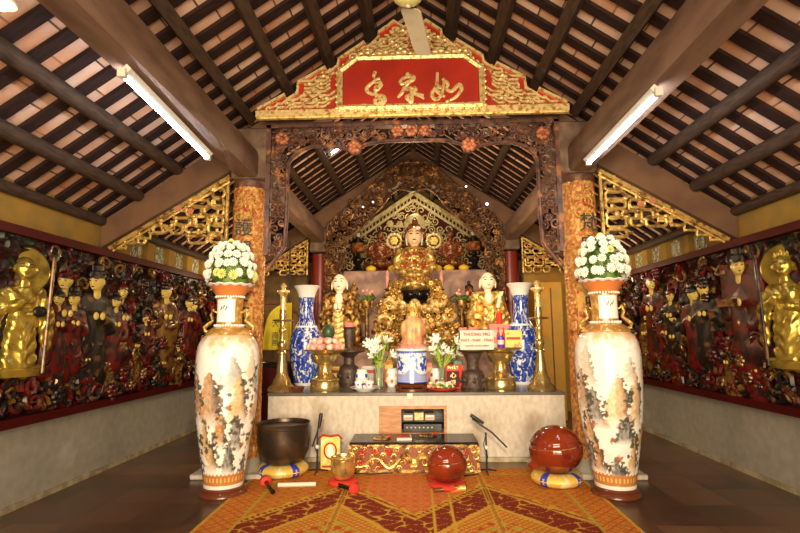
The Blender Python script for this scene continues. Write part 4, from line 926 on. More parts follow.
for lay, (n, R, z) in enumerate(((11, .185, .045), (6, .1, .045), (7, .12, .115), (3, .05, .118))):
    for k in range(n):
        a = 2*PI*k/n+lay*.35; s_ = .041
        if lay == 2 and k in (2, ): continue
        b = MB(); b.lathe([(0, -s_*.9), (s_*.5, -s_*.93), (s_*.9, -s_*.4), (s_, .05*s_), (s_*.85, s_*.6), (s_*.4, s_*.85), (0, s_*.7)], n=14)
        if i == 0: ap = b.mesh('apple'); ap.materials.append(m_pinkf)
        o = link('apple', ap, None, (xb+R*math.cos(a), yb+R*math.sin(a), AZ+h+z-.018)); o.rotation_euler = (r.uniform(-.6, .6), r.uniform(-.6, .6), r.uniform(0, 6))
        wh = ('bottom ring' if lay < 2 else 'upper layer'); tag(o, 'pale pink apple in the %s on the left brass stand' % wh, 'apple', 'pink apples, %s of the left brass stand' % wh); i += 1
o = MB().ell((0, 0, .075), (.075, .075, .09), 24, 14).build('dark_melon', m_melon, None, (xb+.02, yb+.08, AZ+h+.125)); tag(o, 'dark green melon on top of the pink apples', 'melon'); MB().tube([(0, 0, .16), (.01, 0, .19)], .008, 6).build('stalk', m_stem, o)
xr = brass_stand(501, 5.95, 'carrying yellow boxes at the altar right')
def iron_stand(u, y, H, label, wide=.2):
    x = W(u, 378, y).x; t = T('bronze_altar_stand', label, 'altar stand', (x, y, AZ), 'dark bronze altar stands')
    MB().lathe([(0, 0), (.13, 0), (.14, .03), (.125, .06), (.13, .16), (.115, .2), (.07, .23), (.065, .3), (.11, H-.04), (wide, H-.01), (wide, H), (0, H)], n=12).build('cast_body', m_iron, t)
    b = MB()
    for k in range(8): a = 2*PI*k/8; b.ell((.135*math.cos(a), .135*math.sin(a), .11), (.022, .022, .03), 8, 6)
    b.build('cast_medallion', m_iron, t); return x, t
x, t = iron_stand(349, 6.35, .38, 'dark bronze stand with upper column beside the pink apples'); t.scale = (1, 1, 1.12)
MB().lathe([(0, .38), (.075, .38), (.05, .42), (.06, .5), (.075, .55), (.07, .62), (.085, .64), (0, .64)], n=10).build('upper_column', m_iron, t)
o = MB().lathe([(0, 0), (.055, 0), (.07, .05), (.065, .055), (0, .04)], n=20).build('pink_cup', m_pinkb, None, (x, 6.35, AZ+.718)); tag(o, 'small pink cup on top of the tall dark bronze stand', 'cup')
xs, _ = iron_stand(473, 5.75, .445, 'dark bronze stand holding up the white lettered sign', .17)
# sign
sg = T('lettered_sign', 'white sign with red prayer words on the dark bronze stand', 'sign', (W(477, 345, 5.62).x, 5.62, AZ+.446)); 
z0 = 0; MB().bbox(-.185, .185, 0, .012, 0, .215, .002).build('sign_board', m_paper, sg)
MB().prism([(-.1, 0), (.1, 0), (.0, .17)], .012, .1).build('easel_foot', m_paper, sg, smooth=False)
for s_, sz, z in (('THƯƠNG TRÚ', .045, .168), ('PHẬT - PHÁP - TĂNG', .037, .103), ('NGUYỆN CHỨNG MINH', .024, .043)): textobj('sign_lettering', s_, sz, mat('sign_red', (.36, .03, .01), .6), sg, (0, -.004, z), .003, bold=sz*.03)
# boxes and cans on the right stand
def bx(nm, u, v, y, w, d, hh, m, label, cat, z=None, rz=0):
    q = W(u, v, y); zz = q.z if z is None else z; o = MB().bbox(-w/2, w/2, -d/2, d/2, 0, hh, .003).build(nm, m, None, (q.x, y, zz)); o.rotation_euler.z = rz; return tag(o, label, cat)
zt = AZ+.46
o = bx('yellow_box', 513, 350, 5.98, .2, .1, .2, m_goldt, 'yellow patterned box standing on the right brass stand', 'box', zt); MB().box(-.08, .08, -.055, -.05, .09, .12).build('red_print', m_redb, o, smooth=False)
o = bx('cream_box', 497, 350, 6.02, .12, .1, .17, m_paper, 'cream box behind the purple can on the right brass stand', 'box', zt); MB().box(-.05, .05, -.053, -.05, .05, .12).build('pink_print', m_pinkb, o, smooth=False)
q = W(501, 345, 5.78); o = MB().lathe([(0, 0), (.036, 0), (.038, .005), (.038, .125), (.03, .135), (0, .135)], n=24).build('drink_can', m_purple, None, (q.x, 5.78, zt)); tag(o, 'purple drink can at the front of the right brass stand', 'can'); MB().lathe([(.0385, .04), (.0388, .06), (.0385, .09)], n=24, sx=1).build('pale_stripe', m_lampb, o)
for k, u in enumerate((498, 503)): 
    q = W(u, 330, 5.9); o = MB().lathe([(0, 0), (.018, 0), (.018, .1), (.008, .12), (.008, .15), (0, .152)], n=16).build('red_candle', m_cush_r, None, (q.x, 5.88, zt+.0)); o.location.z = zt; o.scale = (1, 1, 1.55); tag(o, '%s thin red candle behind the purple can' % ('left' if k == 0 else 'right'), 'candle')
tb = T('offering_shelf', 'low dark shelf behind the altar goods on the right', 'shelf', (1.0, 6.75, AZ)); MB().bbox(-.55, .5, -.22, .2, .44, .48, .01).build('shelf_top', m_foot, tb)
for sx in (-.5, .45): MB().bbox(sx-.03, sx+.03, -.18, .18, 0, .44, .005).build('shelf_leg', m_foot, tb)
for k, (u, w, hh, m, mm, lb) in enumerate(((500, .28, .26, m_paper, m_pinkb, 'white and pink gift box on the low dark shelf'), (484, .1, .2, m_goldt, m_redb, 'narrow yellow gift box with red band on the dark shelf'))):
    q = W(u, 340, 6.62); o = MB().bbox(-w/2, w/2, -.07, .07, 0, hh, .003).build('gift_box', m, None, (q.x, 6.62, AZ+.48)); tag(o, lb, 'box'); MB().box(-w/2-.002, w/2+.002, -.074, .07, hh*.72, hh+.003).build('coloured_lid', mm, o, smooth=False)
q = W(499, 310, 6.62); o = MB().lathe([(0, 0), (.04, 0), (.04, .14), (.015, .16), (0, .18)], n=18).build('red_jar', m_cush_r, None, (q.x, 6.62, AZ+.744)); tag(o, 'red pointed jar on top of the white and pink gift box', 'jar')
for k, (u, lb) in enumerate(((463, 'left'), (473, 'right'))):
    q = W(u, 330, 6.55); t = T('lotus_lamp', '%s small red and green lotus lamp behind the sign' % lb, 'lamp', (q.x, 6.55, AZ+.48)); MB().lathe([(0, 0), (.05, 0), (.02, .04), (.02, .1), (.06, .15), (0, .16)], n=16).build('lamp_stand', m_grn, t)
    b = MB(); [b.ell((.035*math.cos(a), .035*math.sin(a), .19), (.025, .025, .035), 8, 6) for a in [2*PI*i/6 for i in range(6)]]; b.build('red_petals', m_pinkb, t)
# incense burner
t = T('incense_burner', 'wide blue and white porcelain incense burner at the altar centre', 'incense burner', (W(412, 380, 5.85).x, 5.85, AZ)); t.scale = (1, 1, 1.17)
b = MB(); b.lathe([(0, .03), (.16, .03), (.175, .06), (0, .07)], n=32); b.lathe([(.1, 0), (.19, 0), (.19, .015), (.1, .015)], n=32)
for k in range(8): a = 2*PI*k/8; b.tube([(.15*math.cos(a), .15*math.sin(a), .05), (.19*math.cos(a), .19*math.sin(a), .03), (.175*math.cos(a), .175*math.sin(a), .005)], .014, 6)
b.build('dark_wooden_stand', m_foot, t)
b = MB(); b.grid(lambda u, v: ((.18-.008*math.sin(v*PI))*math.sin(2*PI*u), -(.18-.008*math.sin(v*PI))*math.cos(2*PI*u), .07+.3*v), 200, 80, True); me = b.mesh('painted_body'); me.materials.append(m_vp); col = []
for v in me.vertices:
    a = math.atan2(v.co.x, -v.co.y); z = v.co.z-.07; c = (.80, .83, .88); B = (.03, .07, .5)
    sx = (a*.18)
    if z < .085+.045*max(0, math.cos(a*3)):      # wave scales
        kx = (sx/.032+round(z/.022)*.5) % 1-.5; kz = (z/.022) % 1
        c = B if abs(math.hypot(kx*2, kz)-.85) > .17 else (.7, .76, .88)
    elif z < .09+.05*max(0, math.cos(a*3)): c = (.8, .83, .88)
    else:
        n = vnoise(sx*26, z*26, 1); dx = abs(abs(((a+PI/6*0) % (2*PI/3)-PI/3)*.18)-.085)
        if n > -.14 and math.hypot((abs((a+PI) % (2*PI/2)-PI/2)-.62)*.18, (z-.18)) < .075: c = B
        elif n > .3: c = (.2, .3, .7)
    if z > .275 or z < .008: c = B if z > .288 or z < .008 or math.sin(a*60) > .2 else c
    col.append(c)
paintmesh(me, np.array(col)); link('painted_body', me, t)
b = MB(); b.lathe([(.178, .37), (.186, .378), (.184, .392), (.165, .39), (.16, .34), (0, .335)], n=48); b.build('pale_rim_and_ash', m_white, t)
b = MB(); r = random.Random(4)
for k in range(34): a = r.uniform(0, 6.28); q = r.uniform(0, .11); b.tube([(q*math.cos(a), q*math.sin(a), .33), (q*math.cos(a)*1.15, q*math.sin(a)*1.15, .36+r.uniform(.05, .13))], .003, 4)
b.build('red_incense_sticks', m_pinkb, t)
# tray with cups
p = A(367, 388); t = T('painted_tray', 'blue and white porcelain tray near the altar edge left of the burner', 'tray', (p.x, 5.74, AZ)); MB().lathe([(0, 0), (.09, 0), (.1, .01), (.165, .035), (.17, .042), (.16, .04), (.095, .02), (0, .018)], n=40).build('dish', m_white, t)
b = MB(); [b.ell((.135*math.cos(a), .135*math.sin(a), .033), (.018, .012, .004), 8, 4, Matrix.Rotation(a, 3, 'Z')) for a in [2*PI*i/14 for i in range(14)]]; b.build('blue_motif', m_bluew, t)
for k, (dx, dy, m) in enumerate(((-.06, -.03, m_bluew), (.06, -.03, m_redb), (0, .06, m_bluew))):
    o = MB().lathe([(0, 0), (.028, 0), (.03, .01), (.045, .045), (.052, .085), (.048, .085), (.04, .04), (0, .02)], n=24).build('tea_cup', m_white, None, (p.x+dx, 5.74+dy, AZ+.022)); tag(o, '%s painted tea cup on the blue and white tray' % ('left', 'right', 'rear')[k], 'cup', 'tea cups on the tray')
    b = MB(); [b.ell((.043*math.cos(a), .043*math.sin(a), .05), (.012, .012, .014), 6, 5) for a in [2*PI*i/6+.4 for i in range(6)]]; b.build('painted_flower', m, o)
p = A(303, 388); o = MB().lathe([(0, 0), (.07, 0), (.085, .03), (.09, .05), (.08, .05), (.07, .03), (0, .025)], n=28).build('copper_dish', mat('copper', (.6, .22, .1), .25, .9), None, (p.x, 5.72, AZ)); tag(o, 'small round copper dish beside the left candlestick', 'dish'); MB().lathe([(0, .026), (.078, .046), (0, .048)], n=24).build('reddish_content', m_redb, o)
# red plate with flowers, book
p = A(441, 388); t = T('red_offering_plate', 'red plate of yellow and pink blossoms at the altar edge', 'plate', (p.x, 5.72, AZ)); MB().lathe([(0, 0), (.12, 0), (.17, .022), (.175, .03), (.16, .03), (.11, .015), (0, .012)], n=36, sx=1.0).build('plate', m_cush_r, t)
r = random.Random(8)
for k, (m, nme) in enumerate(((m_petaly, 'yellow_blossom'), (m_pinkf, 'pink_blossom'), (m_leaf, 'leaf'), (m_petal, 'white_blossom'))):
    b = MB(); [b.ell((r.uniform(-.15, .13), r.uniform(-.09, .08), r.uniform(.03, .085)), (.024, .02, .014), 7, 5, Matrix.Rotation(r.uniform(0, 3), 3, 'X')) for _ in range(15)]; b.build(nme, m, t)
bk = T('red_book', 'red framed prayer plaque with gold writing behind the red plate', 'plaque', (W(454, 385, 5.9).x, 5.86, AZ)); MB().bbox(-.095, .095, 0, .05, 0, .27, .006).build('red_case', m_cush_r, bk); MB().box(-.085, .06, -.004, 0, .02, .2).build('dark_panel', m_redd, bk, smooth=False)
for s_, sz, z in (('PHẬT', .05, .235), ('心', .07, .15), ('經', .06, .07)): textobj('gold_lettering', s_, sz, m_goldw, bk, (-.01, -.006, z), .001)
# wrapped offerings between the stands
for k, (u, y, w_, h_, m, mm, lb) in enumerate(((389, 6.5, .1, .3, m_orange, m_goldt, 'tall orange wrapped offering behind the left lilies'), (368, 6.55, .16, .22, m_paper, m_redb, 'white and red wrapped offering behind the porcelain jar'), (427, 6.45, .13, .26, m_pinkb, m_goldt, 'pink and gold wrapped offering just right of the burner'), (458, 6.3, .12, .3, m_grn, m_pinkb, 'green wrapped offering left of the lettered sign'), (336, 6.75, .14, .2, m_goldt, m_redb, 'yellow wrapped offering behind the left brass stand'))):
    q = W(u, 370, y); o = MB().bbox(-w_/2, w_/2, -.05, .05, 0, h_, .012).build('wrapped_offering', m, None, (q.x, y, AZ)); tag(o, lb, 'offering'); MB().bbox(-w_/2-.003, w_/2+.003, -.054, .05, h_*.6, h_*.8, .004).build('coloured_band', mm, o)
# lilies
def lilies(u, v, y, side, seed):
    x = W(u, v, y).x; t = T('lily_vase', 'glass vase of white lilies on the %s of the incense burner' % side, 'flower vase', (x, y, AZ), 'lily vases by the burner'); t.scale = (1, 1, 1.12)
    MB().lathe([(0, 0), (.05, 0), (.05, .01), (.04, .1), (.045, .19), (.06, .22), (.056, .22), (.04, .18), (.035, .1), (.04, .02), (0, .02)], n=24).build('glass', m_glass, t)
    r = random.Random(seed); b = MB(); fl = []; lf = MB()
    for k in range(12):
        a = r.uniform(0, 6.28); q = r.uniform(.06, .2); hh = r.uniform(.32, .5); e = Vector((q*math.cos(a), q*math.sin(a)*.7, hh)); b.tube([(.02*math.cos(a), .02*math.sin(a), .02), (.015*math.cos(a), .01, .2), e*.8+Vector((0, 0, .05)), e], .006, 6); fl.append(e)
        for _ in range(3): c_ = e*r.uniform(.6, 1.1)+Vector((r.uniform(-.04, .04), 0, 0)); lf.ell(c_, (.06, .012, .004), 8, 4, Matrix.Rotation(r.uniform(0, 6.28), 3, 'Z') @ Matrix.Rotation(r.uniform(-1.1, .2), 3, 'Y'))
    b.build('stems', m_stem, t); lf.build('leaves', m_leaf, t)
    for e in fl:
        b = MB(); ax = Vector((e.x, e.y-.12, .12)).normalized(); Rm = ax.to_track_quat('Z', 'Y').to_matrix()
        for q in range(6): a = q*PI/3; b.ell(e+Rm @ Vector((.033*math.cos(a), .033*math.sin(a), .03)), (.042, .016, .006), 8, 5, Rm @ Matrix.Rotation(a, 3, 'Z') @ Matrix.Rotation(-.75, 3, 'Y'))
        b.build('lily_bloom', m_petal, t)
lilies(379, 370, 5.95, 'left', 3); lilies(442, 370, 5.98, 'right', 4)
for k, (u, y, lb) in enumerate(((362, 6.05, 'patterned porcelain jar left of the lily vase'), (392, 6.15, 'patterned porcelain jar between left lilies and burner'), (436, 6.15, 'patterned porcelain jar just right of the burner'))):
    q = W(u, 370, y); t = T('porcelain_jar', lb, 'jar', (q.x, y, AZ)); MB().lathe([(0, 0), (.055, 0), (.075, .06), (.08, .14), (.06, .2), (.062, .215), (0, .215)], n=24).build('jar_body', m_white, t)
    b = MB(); [b.ell((.076*math.cos(a), .076*math.sin(a), .07+.07*(i % 2)), (.02, .02, .024), 7, 5) for i, a in enumerate([2*PI*j/8 for j in range(8)])]; b.build('painted_flower', (m_bluew, m_orange, m_redb)[k], t)
# ------------------------------------------------------------------ stepped rear shrine
o = MB().box(-1.45, 1.45, 7.16, 9.24, 0, 1.1).wbuild('shrine_step', m_stone, origin=(0, 8.2, 0), smooth=False); tag(o, 'middle stone step of the shrine carrying the tall gilded statues', 'shrine step')
o = MB().bbox(-1.34, 1.34, 9.25, 10.95, 0, 2.52, .02).wbuild('rear_altar', m_stone, origin=(0, 10, 0), smooth=False); tag(o, 'high pinkish stone rear altar carrying the dark seated buddhas', 'altar')
for s, nm, m in ((-1, 'left', m_dwall), (1, 'right', m_goldp)):
    S(MB().box(*sorted((s*1.95, s*3.3)), 8.95, 9.1, 0, 2.5).wbuild('wall_aisle_'+nm, m, smooth=False))
o = MB().bbox(2.0, 2.34, 8.0, 8.9, 0, 2.15, .01).wbuild('ochre_cupboard', m_goldp, origin=(2.17, 8.4, 0)); tag(o, 'tall plain ochre cupboard beyond the right candlestick', 'cupboard'); MB().box(-.02, .0, -.405, -.4, .1, 2.05).build('door_seam', m_foot, o)
def scl(P, k): return [tuple((tuple(q*k for q in a) if isinstance(a, tuple) else (a*k if isinstance(a, (int, float)) else a)) for a in p) for p in P]
def statue_face(par, loc, k, skin, marks=True, name='head'):
    me = with_mat(make_face(.008), skin); h = link(name, me, par, loc); h.scale = (k, k, k)
    if marks: e = link('face_paint', me_marks, par, loc); e.scale = (k, k, k); 
    return h
def seated(name, label, cat, loc, H, body, skin, base, hair, grp=None, halo=None, crown=False, hk=1.0):
    """cross-legged figure, H from seat to crown"""
    k = H/.95; t = T(name, label, cat, loc, grp)
    P = [('e', (0, 0, .10), (.36, .24, .10)), ('c', (-.3, -.02, .1), (.1, -.2, .1), .09, .06), ('c', (.3, -.02, .1), (-.1, -.2, .1), .09, .06), ('c', (0, 0, .12), (0, 0, .5), .17, .17), ('e', (0, 0, .56), (.22, .12, .1)),
         ('c', (-.2, 0, .56), (-.26, -.03, .34), .07, .06), ('c', (.2, 0, .56), (.26, -.03, .34), .07, .06), ('c', (-.26, -.03, .34), (-.04, -.2, .22), .06, .04), ('c', (.26, -.03, .34), (.04, -.2, .22), .06, .04), ('c', (0, 0, .6), (0, -.01, .72), .055, .05)]
    bl('robed_body', scl(P, k), .014*k, body, t, smooth=3, fold=lambda c: .010*k*math.sin(c.z*52/k+abs(c.x)*30/k))
    if crown:
        b = MB(); rr = random.Random(3)
        for z in range(8):
            for q in range(-4, 5):
                x = q*.055*k; zz = (.12+z*.062)*k
                if abs(x) > .2*k: continue
                yy = -math.sqrt(max(.002, .185**2-(x/k)**2*.7))*k-.012*k
                spiral(b, (x, zz), .034*k, .0075*k, 1.2, rr.uniform(0, 6), 1 if q > 0 else -1, Y=yy, n=9, seg=5)
        b.build('breast_ornament', m_goldd, t)
        b = MB(); [b.ell((x*k, -.2*k, z*k), .026*k, 8, 6) for x, z in ((0, .52), (-.09, .5), (.09, .5), (0, .4), (-.12, .36), (.12, .36))]; b.build('red_jewel', m_redb, t)
    statue_face(t, (0, -.03*k, .79*k), 1.22*k*hk, skin)
    b = MB(); b.ell((0, .012*k, .84*k), (.078*k, .075*k, .07*k), 14, 9)
    if not crown: b.ell((0, .015*k, .92*k), (.035*k, .035*k, .035*k), 10, 8); b.build('hair', hair, t)
    else:
        b.lathe([(.08*k, .84*k), (.105*k, .87*k), (.11*k, .92*k), (.09*k, .94*k), (.07*k, .97*k), (0, .98*k)], n=18); b.build('tall_hat', hair, t)
    if crown:
        b = MB()
        for s in (-1, 1): b.tube([(s*.08*k, -.02*k, .86*k), (s*.115*k, -.02*k, .76*k), (s*.10*k, -.04*k, .66*k)], [.016*k, .012*k, .01*k], 8)
        b.ell((.05*k, -.09*k, .9*k), (.045*k, .02*k, .03*k), 8, 6); b.build('pale_hat_ribbon', m_paper, t)
    b = MB()
    if base:
        b.lathe([(0, -.16*k), (.36*k, -.16*k), (.38*k, -.12*k), (.3*k, -.09*k), (.36*k, -.03*k), (.34*k, .02*k), (0, .03*k)], n=28, sy=.75)
        for q in range(18): a = 2*PI*q/18; b.ell((.35*k*math.cos(a), .26*k*math.sin(a), -.04*k), (.05*k, .04*k, .05*k), 8, 6)
        b.build('lotus_base', base, t)
    if halo: b = MB(); b.lathe([(0, 0), (.27*k, 0), (.3*k, .02*k), (.27*k, .04*k), (0, .045*k)], n=32, X=Matrix.Translation((0, .16*k, .78*k)) @ Matrix.Rotation(PI/2, 4, 'X')); b.build('halo', halo, t)
    return t
m_dred = mat('brown_red_statue', (.20, .045, .018), .25, .2, var=((.40, .18, .05), 12, .5, .62), coat=.5)
q = W(380, 268, 10.1); seated('seated_buddha', 'dark red-brown seated buddha on a lotus base, left on the rear altar', 'statue', (q.x, 10.1, 2.66), .83, m_dred, m_dred, m_redd, m_eye, 'side buddhas on the rear altar')
q = W(451, 268, 10.1); seated('seated_buddha', 'dark red-brown seated buddha on a lotus base, right on the rear altar', 'statue', (q.x, 10.1, 2.66), .83, m_dred, m_dred, m_redd, m_eye, 'side buddhas on the rear altar')
q = W(415, 230, 10.45); o = MB().lathe([(0, 0), (.4, 0), (.42, .05), (.3, .1), (.28, .38), (.4, .42), (0, .44)], n=8).build('statue_pedestal', m_redd, None, (q.x, 10.48, 2.521)); tag(o, 'dark red pedestal under the highest rear buddha', 'pedestal')
seated('seated_buddha', 'highest dark buddha with cream halo behind the crowned figure', 'statue', (q.x, 10.48, 3.1), .72, m_dred, m_dred, m_goldd, m_eye, halo=m_cream)
q = W(415, 298, 8.3); seated('crowned_statue', 'large gilded figure with pale gold face and tall hat at shrine centre', 'statue', (q.x, 8.3, 2.02), 1.14, m_gold, m_skin, m_blackl, m_dred, crown=True, hk=1.5)
o = MB().bbox(-.36, .36, -.26, .26, 0, .74, .02).build('statue_plinth', m_goldd, None, (q.x, 8.3, 1.1)); tag(o, 'gilded plinth under the large crowned figure', 'plinth'); 
# throne of dragons
yt = 7.75; x0 = W(415, 310, yt).x; dt = T('dragon_throne', 'tangled gilded ring of dragons and clouds around a small child figure', 'throne', (x0, yt, 1.1))
def ins(x, z): r = math.hypot(x/.66, (z-.12)/1.0); return r < 1 and not math.hypot(x/.22, (z-.25)/.42) < 1 and z > .0 and not (z > .66 and abs(x) < .23)
b = MB(); scrollfill(b, ins, (-.7, .7, .0, 1.12), .085, 0, .018, random.Random(12), .22, .07); b.build('gilded_cloud_tangle', m_gold, dt)
b = MB(); scrollfill(b, ins, (-.7, .7, .0, 1.12), .11, .09, .022, random.Random(13), .1, .03); b.build('rear_cloud_tangle', m_goldd, dt)
r = random.Random(5)
for k in range(9):
    a = -.15+k*(PI+.3)/8; ex, ez = -.42*math.cos(a), .30+.55*math.sin(a); ez = min(ez, .62) if abs(ex) < .25 else ez; b = MB(); P = []
    for i in range(22): tt = i/21; P.append((ex*(1.45-.55*tt)+.05*math.sin(tt*9+k), .03-.2*tt+.05*math.cos(tt*8), .25+(ez-.25)*(1.3-.35*tt)+.05*math.cos(tt*9+k)))
    b.tube(P, [.018+.02*math.sin(PI*min(1, i/21+.15)) for i in range(22)], 8); e = Vector(P[-1]); b.ell(e, (.05, .065, .045), 10, 8); b.ell(e+Vector((0, -.05, -.015)), (.03, .05, .022), 8, 6)
    for s in (-1, 1): b.tube([e+Vector((s*.02, 0, .03)), e+Vector((s*.05, .03, .08))], [.01, .004], 5)
    b.build('dragon', m_goldw, dt)
MB().lathe([(0, 0), (.6, 0), (.62, .04), (.55, .08), (0, .09)], n=28, sy=.35).build('throne_base', m_goldd, dt)
q = W(413, 342, 7.4); t = T('child_buddha', 'small child statue in a pointed gold and salmon robe before the dragons', 'statue', (q.x, 7.38, 1.1))
bl('pointed_robe', [('c', (0, 0, .1), (0, 0, .55), .17, .08), ('e', (0, 0, .3), (.19, .13, .2))], .012, mat('salmon_robe', (.70, .30, .18), .45, .2, var=((.75, .5, .2), 9, .45, .6)), t, smooth=4, fold=lambda c: .006*math.sin(c.x*70))
MB().lathe([(0, .5), (.1, .5), (.085, .6), (.05, .68), (.045, .72), (0, .73)], n=20).build('gold_cowl', m_gold, t); statue_face(t, (0, -.05, .3), .75, m_paper); MB().lathe([(0, -.0), (.24, 0), (.25, .04), (.2, .07), (.24, .1), (0, .11)], n=24).build('pink_lotus_base', m_pinkf, t)
# arhats
def standing(name, label, cat, loc, H, robe, skin, inner, kind, grp=None):
    k = H/1.1; t = T(name, label, cat, loc, grp)
    P = [('c', (0, 0, .22), (0, 0, .55), .19, .15), ('e', (0, 0, .74), (.2, .11, .12)), ('c', (-.16, 0, .78), (-.22, -.02, .5), .075, .08), ('c', (.16, 0, .78), (.22, -.02, .5), .075, .08), ('c', (-.22, -.03, .5), (-.06, -.16, .6), .075, .04), ('c', (.22, -.03, .5), (.06, -.16, .6), .075, .04), ('c', (-.22, -.02, .48), (-.24, 0, .16), .09, .06), ('c', (.22, -.02, .48), (.24, 0, .16), .09, .06)]
    if kind == 1: P[4:6] = [('c', (-.22, -.03, .5), (-.05, -.18, .42), .08, .045), ('c', (.22, -.03, .5), (.14, -.16, .72), .07, .035)]; P += [('e', (0, -.12, .25), (.26, .2, .14))]
    bl('robe', scl(P, k), .014*k, robe, t, smooth=3, fold=lambda c: .012*math.sin(c.x*46+math.sin(c.z*8)*2)+.006*math.sin(c.z*50-abs(c.x)*45))
    b = MB(); b.ell((0, -.1*k, .74*k), (.06*k, .05*k, .10*k), 12, 8)
    if kind == 0:
        for s in (-1, 1): b.ell((s*.03*k, -.2*k, .63*k), (.03*k, .03*k, .05*k), 10, 8)
    else:
        b.tube([(.12*k, -.16*k, .6*k), (.15*k, -.18*k, .76*k)], [.03*k, .022*k], 8)
        for q in range(4): b.tube([(.14*k+q*.012*k, -.18*k, .76*k), (.15*k+q*.014*k, -.2*k, .82*k)], .008*k, 5)
        b.ell((-.03*k, -.22*k, .42*k), (.03*k, .04*k, .022*k), 10, 8)
    b.build('bare_chest_and_hands', skin, t)
    b = MB(); 
    if inner: b.grid(lambda u, v: ((u-.5)*.2*k*(.6+.5*v), -(.19+.03*math.cos((u-.5)*3)+.012*math.sin(v*42+abs(u-.5)*6))*k, (.58-.5*v)*k), 14, 60); b.build('draped_sash', m_goldw, t)
    statue_face(t, (0, -.04*k, .98*k), 1.75*k, skin)
    b = MB(); 
    for s in (-1, 1): b.ell((s*.112*k, -.03*k, .94*k), (.014*k, .02*k, .06*k), 8, 6); 
    b.build('long_earlobe', skin, t)
    MB().ell((0, -.15*k, .92*k), (.028*k, .008*k, .009*k), 8, 6).build('red_lips', m_lip, t)
    b = MB(); b.lathe([(0, -.0), (.28*k, 0), (.3*k, .03), (.24*k, .07), (0, .08)], n=24, sy=.8); b.build('rock_base', m_goldd, t)
    return t
q = W(340, 280, 7.55); standing('arhat_statue', 'pale faced monk statue in brown and gold robe standing behind the melon', 'statue', (q.x, 7.55, 1.1), 1.14, m_goldd, m_skinw, True, 0)
q = W(487, 278, 7.55); a = standing('arhat_statue', 'pale faced monk statue with raised hand and gold robe above the gift boxes', 'statue', (q.x, 7.55, 1.1), 1.14, m_gold, m_skinw, False, 1)
for (u, lb, m, mm) in ((354, 'small gilded attendant statue with flying ribbons right of the left monk', m_goldd, m_goldd), (469, 'small brown headed attendant statue left of the right monk', m_goldd, m_dred)):
    q = W(u, 285, 8.3); t = T('attendant_statue', lb, 'statue', (q.x, 8.3, 1.3))
    bl('robed_body', [('c', (0, 0, .05), (0, 0, .42), .13, .1), ('e', (0, 0, .52), (.14, .09, .1)), ('c', (-.13, 0, .54), (-.17, -.08, .36), .05, .04), ('c', (.13, 0, .54), (.17, -.08, .36), .05, .04), ('c', (-.17, -.08, .36), (.0, -.14, .4), .04, .035), ('c', (.17, -.08, .36), (.05, -.14, .42), .04, .035), ('c', (0, 0, .55), (0, 0, .66), .04, .04)], .012, m, t, smooth=3, fold=lambda c: .008*math.sin(c.x*60+c.z*20))
    statue_face(t, (0, -.02, .74), 1.05, mm if u > 400 else m_gold); b = MB(); b.ell((0, .01, .80), (.07, .07, .06), 12, 8); b.ell((0, .01, .88), (.03, .03, .035), 10, 8); 
    b.build('topknot', m_eye if u > 400 else m_goldd, t)
    b = MB()
    for s in (-1, 1): b.tube([(s*.12, .02, .58), (s*.24, 0, .68), (s*.32, 0, .62), (s*.28, -.02, .5), (s*.38, 0, .46)], [.012, .022, .02, .02, .006], 7)
    b.build('flying_ribbon', m, t); MB().lathe([(0, -.2), (.2, -.2), (.22, -.12), (.15, -.06), (.19, 0), (0, .04)], n=20).build('rock_base', m_goldd, t)
# lanterns, roundels, fruit, candles on the rear altar
def lantern(u, side):
    q = W(u, 250, 9.55); t = T('shrine_lantern', 'dark tiered lantern stand at the %s end of the rear altar' % side, 'lantern', (q.x, 9.55, 2.521), 'dark lanterns on the rear altar')
    MB().lathe([(0, 0), (.13, 0), (.14, .05), (.07, .09), (.05, .16), (.1, .22), (.1, .27), (.05, .3), (.04, .38), (0, .38)], n=8).build('stem', m_blackl, t); MB().lathe([(.04, .38), (.14, .4), (.15, .56), (.13, .58), (0, .58)], n=8).build('lantern_box', m_dred, t)
    MB().lathe([(.2, .57), (.12, .62), (.05, .68), (.03, .7), (0, .7)], n=8).build('roof', m_blackl, t); MB().ell((0, 0, .745), (.045, .045, .06), 12, 8).build('finial', m_lampb, t)
lantern(358, 'left'); lantern(474, 'right')
for (u, sd) in ((394, 'left'), (434, 'right')):
    q = W(u, 241, 9.6); t = T('round_shrine_fan', 'cream openwork roundel on a stem, %s of the crowned figure' % sd, 'ornament', (q.x, 9.6, 2.521), 'cream roundels on the rear altar'); dz = q.z-2.521
    MB().lathe([(0, 0), (.09, 0), (.07, .04), (.025, .08), (.03, .18), (.08, .25), (.03, .3), (.02, dz-.12), (0, dz-.12)], n=16).build('stem', m_goldd, t)
    b = MB(); b.tube([(.135*math.cos(a), 0, dz+.135*math.sin(a)) for a in [2*PI*i/24 for i in range(24)]], .022, 8, True); [b.ell((.135*math.cos(a), 0, dz+.135*math.sin(a)), .032, 8, 6) for a in [2*PI*i/12 for i in range(12)]]; b.build('cream_ring', m_cream, t)
    b = MB(); rosette(b, (0, dz), .085, -.005); b.build('yellow_flower', m_goldt, t)
for u, lb in ((371, 'left end'), (393, 'left of centre'), (437, 'right of centre'), (449, 'between two others on the right'), (464, 'right end')):
    q = W(u, 270, 9.36); o = MB().ell((0, 0, .05), (.1, .08, .06), 16, 10).build('yellow_fruit_mound', m_yellowf, None, (q.x, 9.36, 2.519)); tag(o, 'bright yellow fruit on the rear altar edge, %s' % lb, 'fruit', 'yellow fruit along the rear altar'); MB().ell((0, 0, .112), (.014, .014, .01), 6, 5).build('fruit_stalk', m_stem, o)
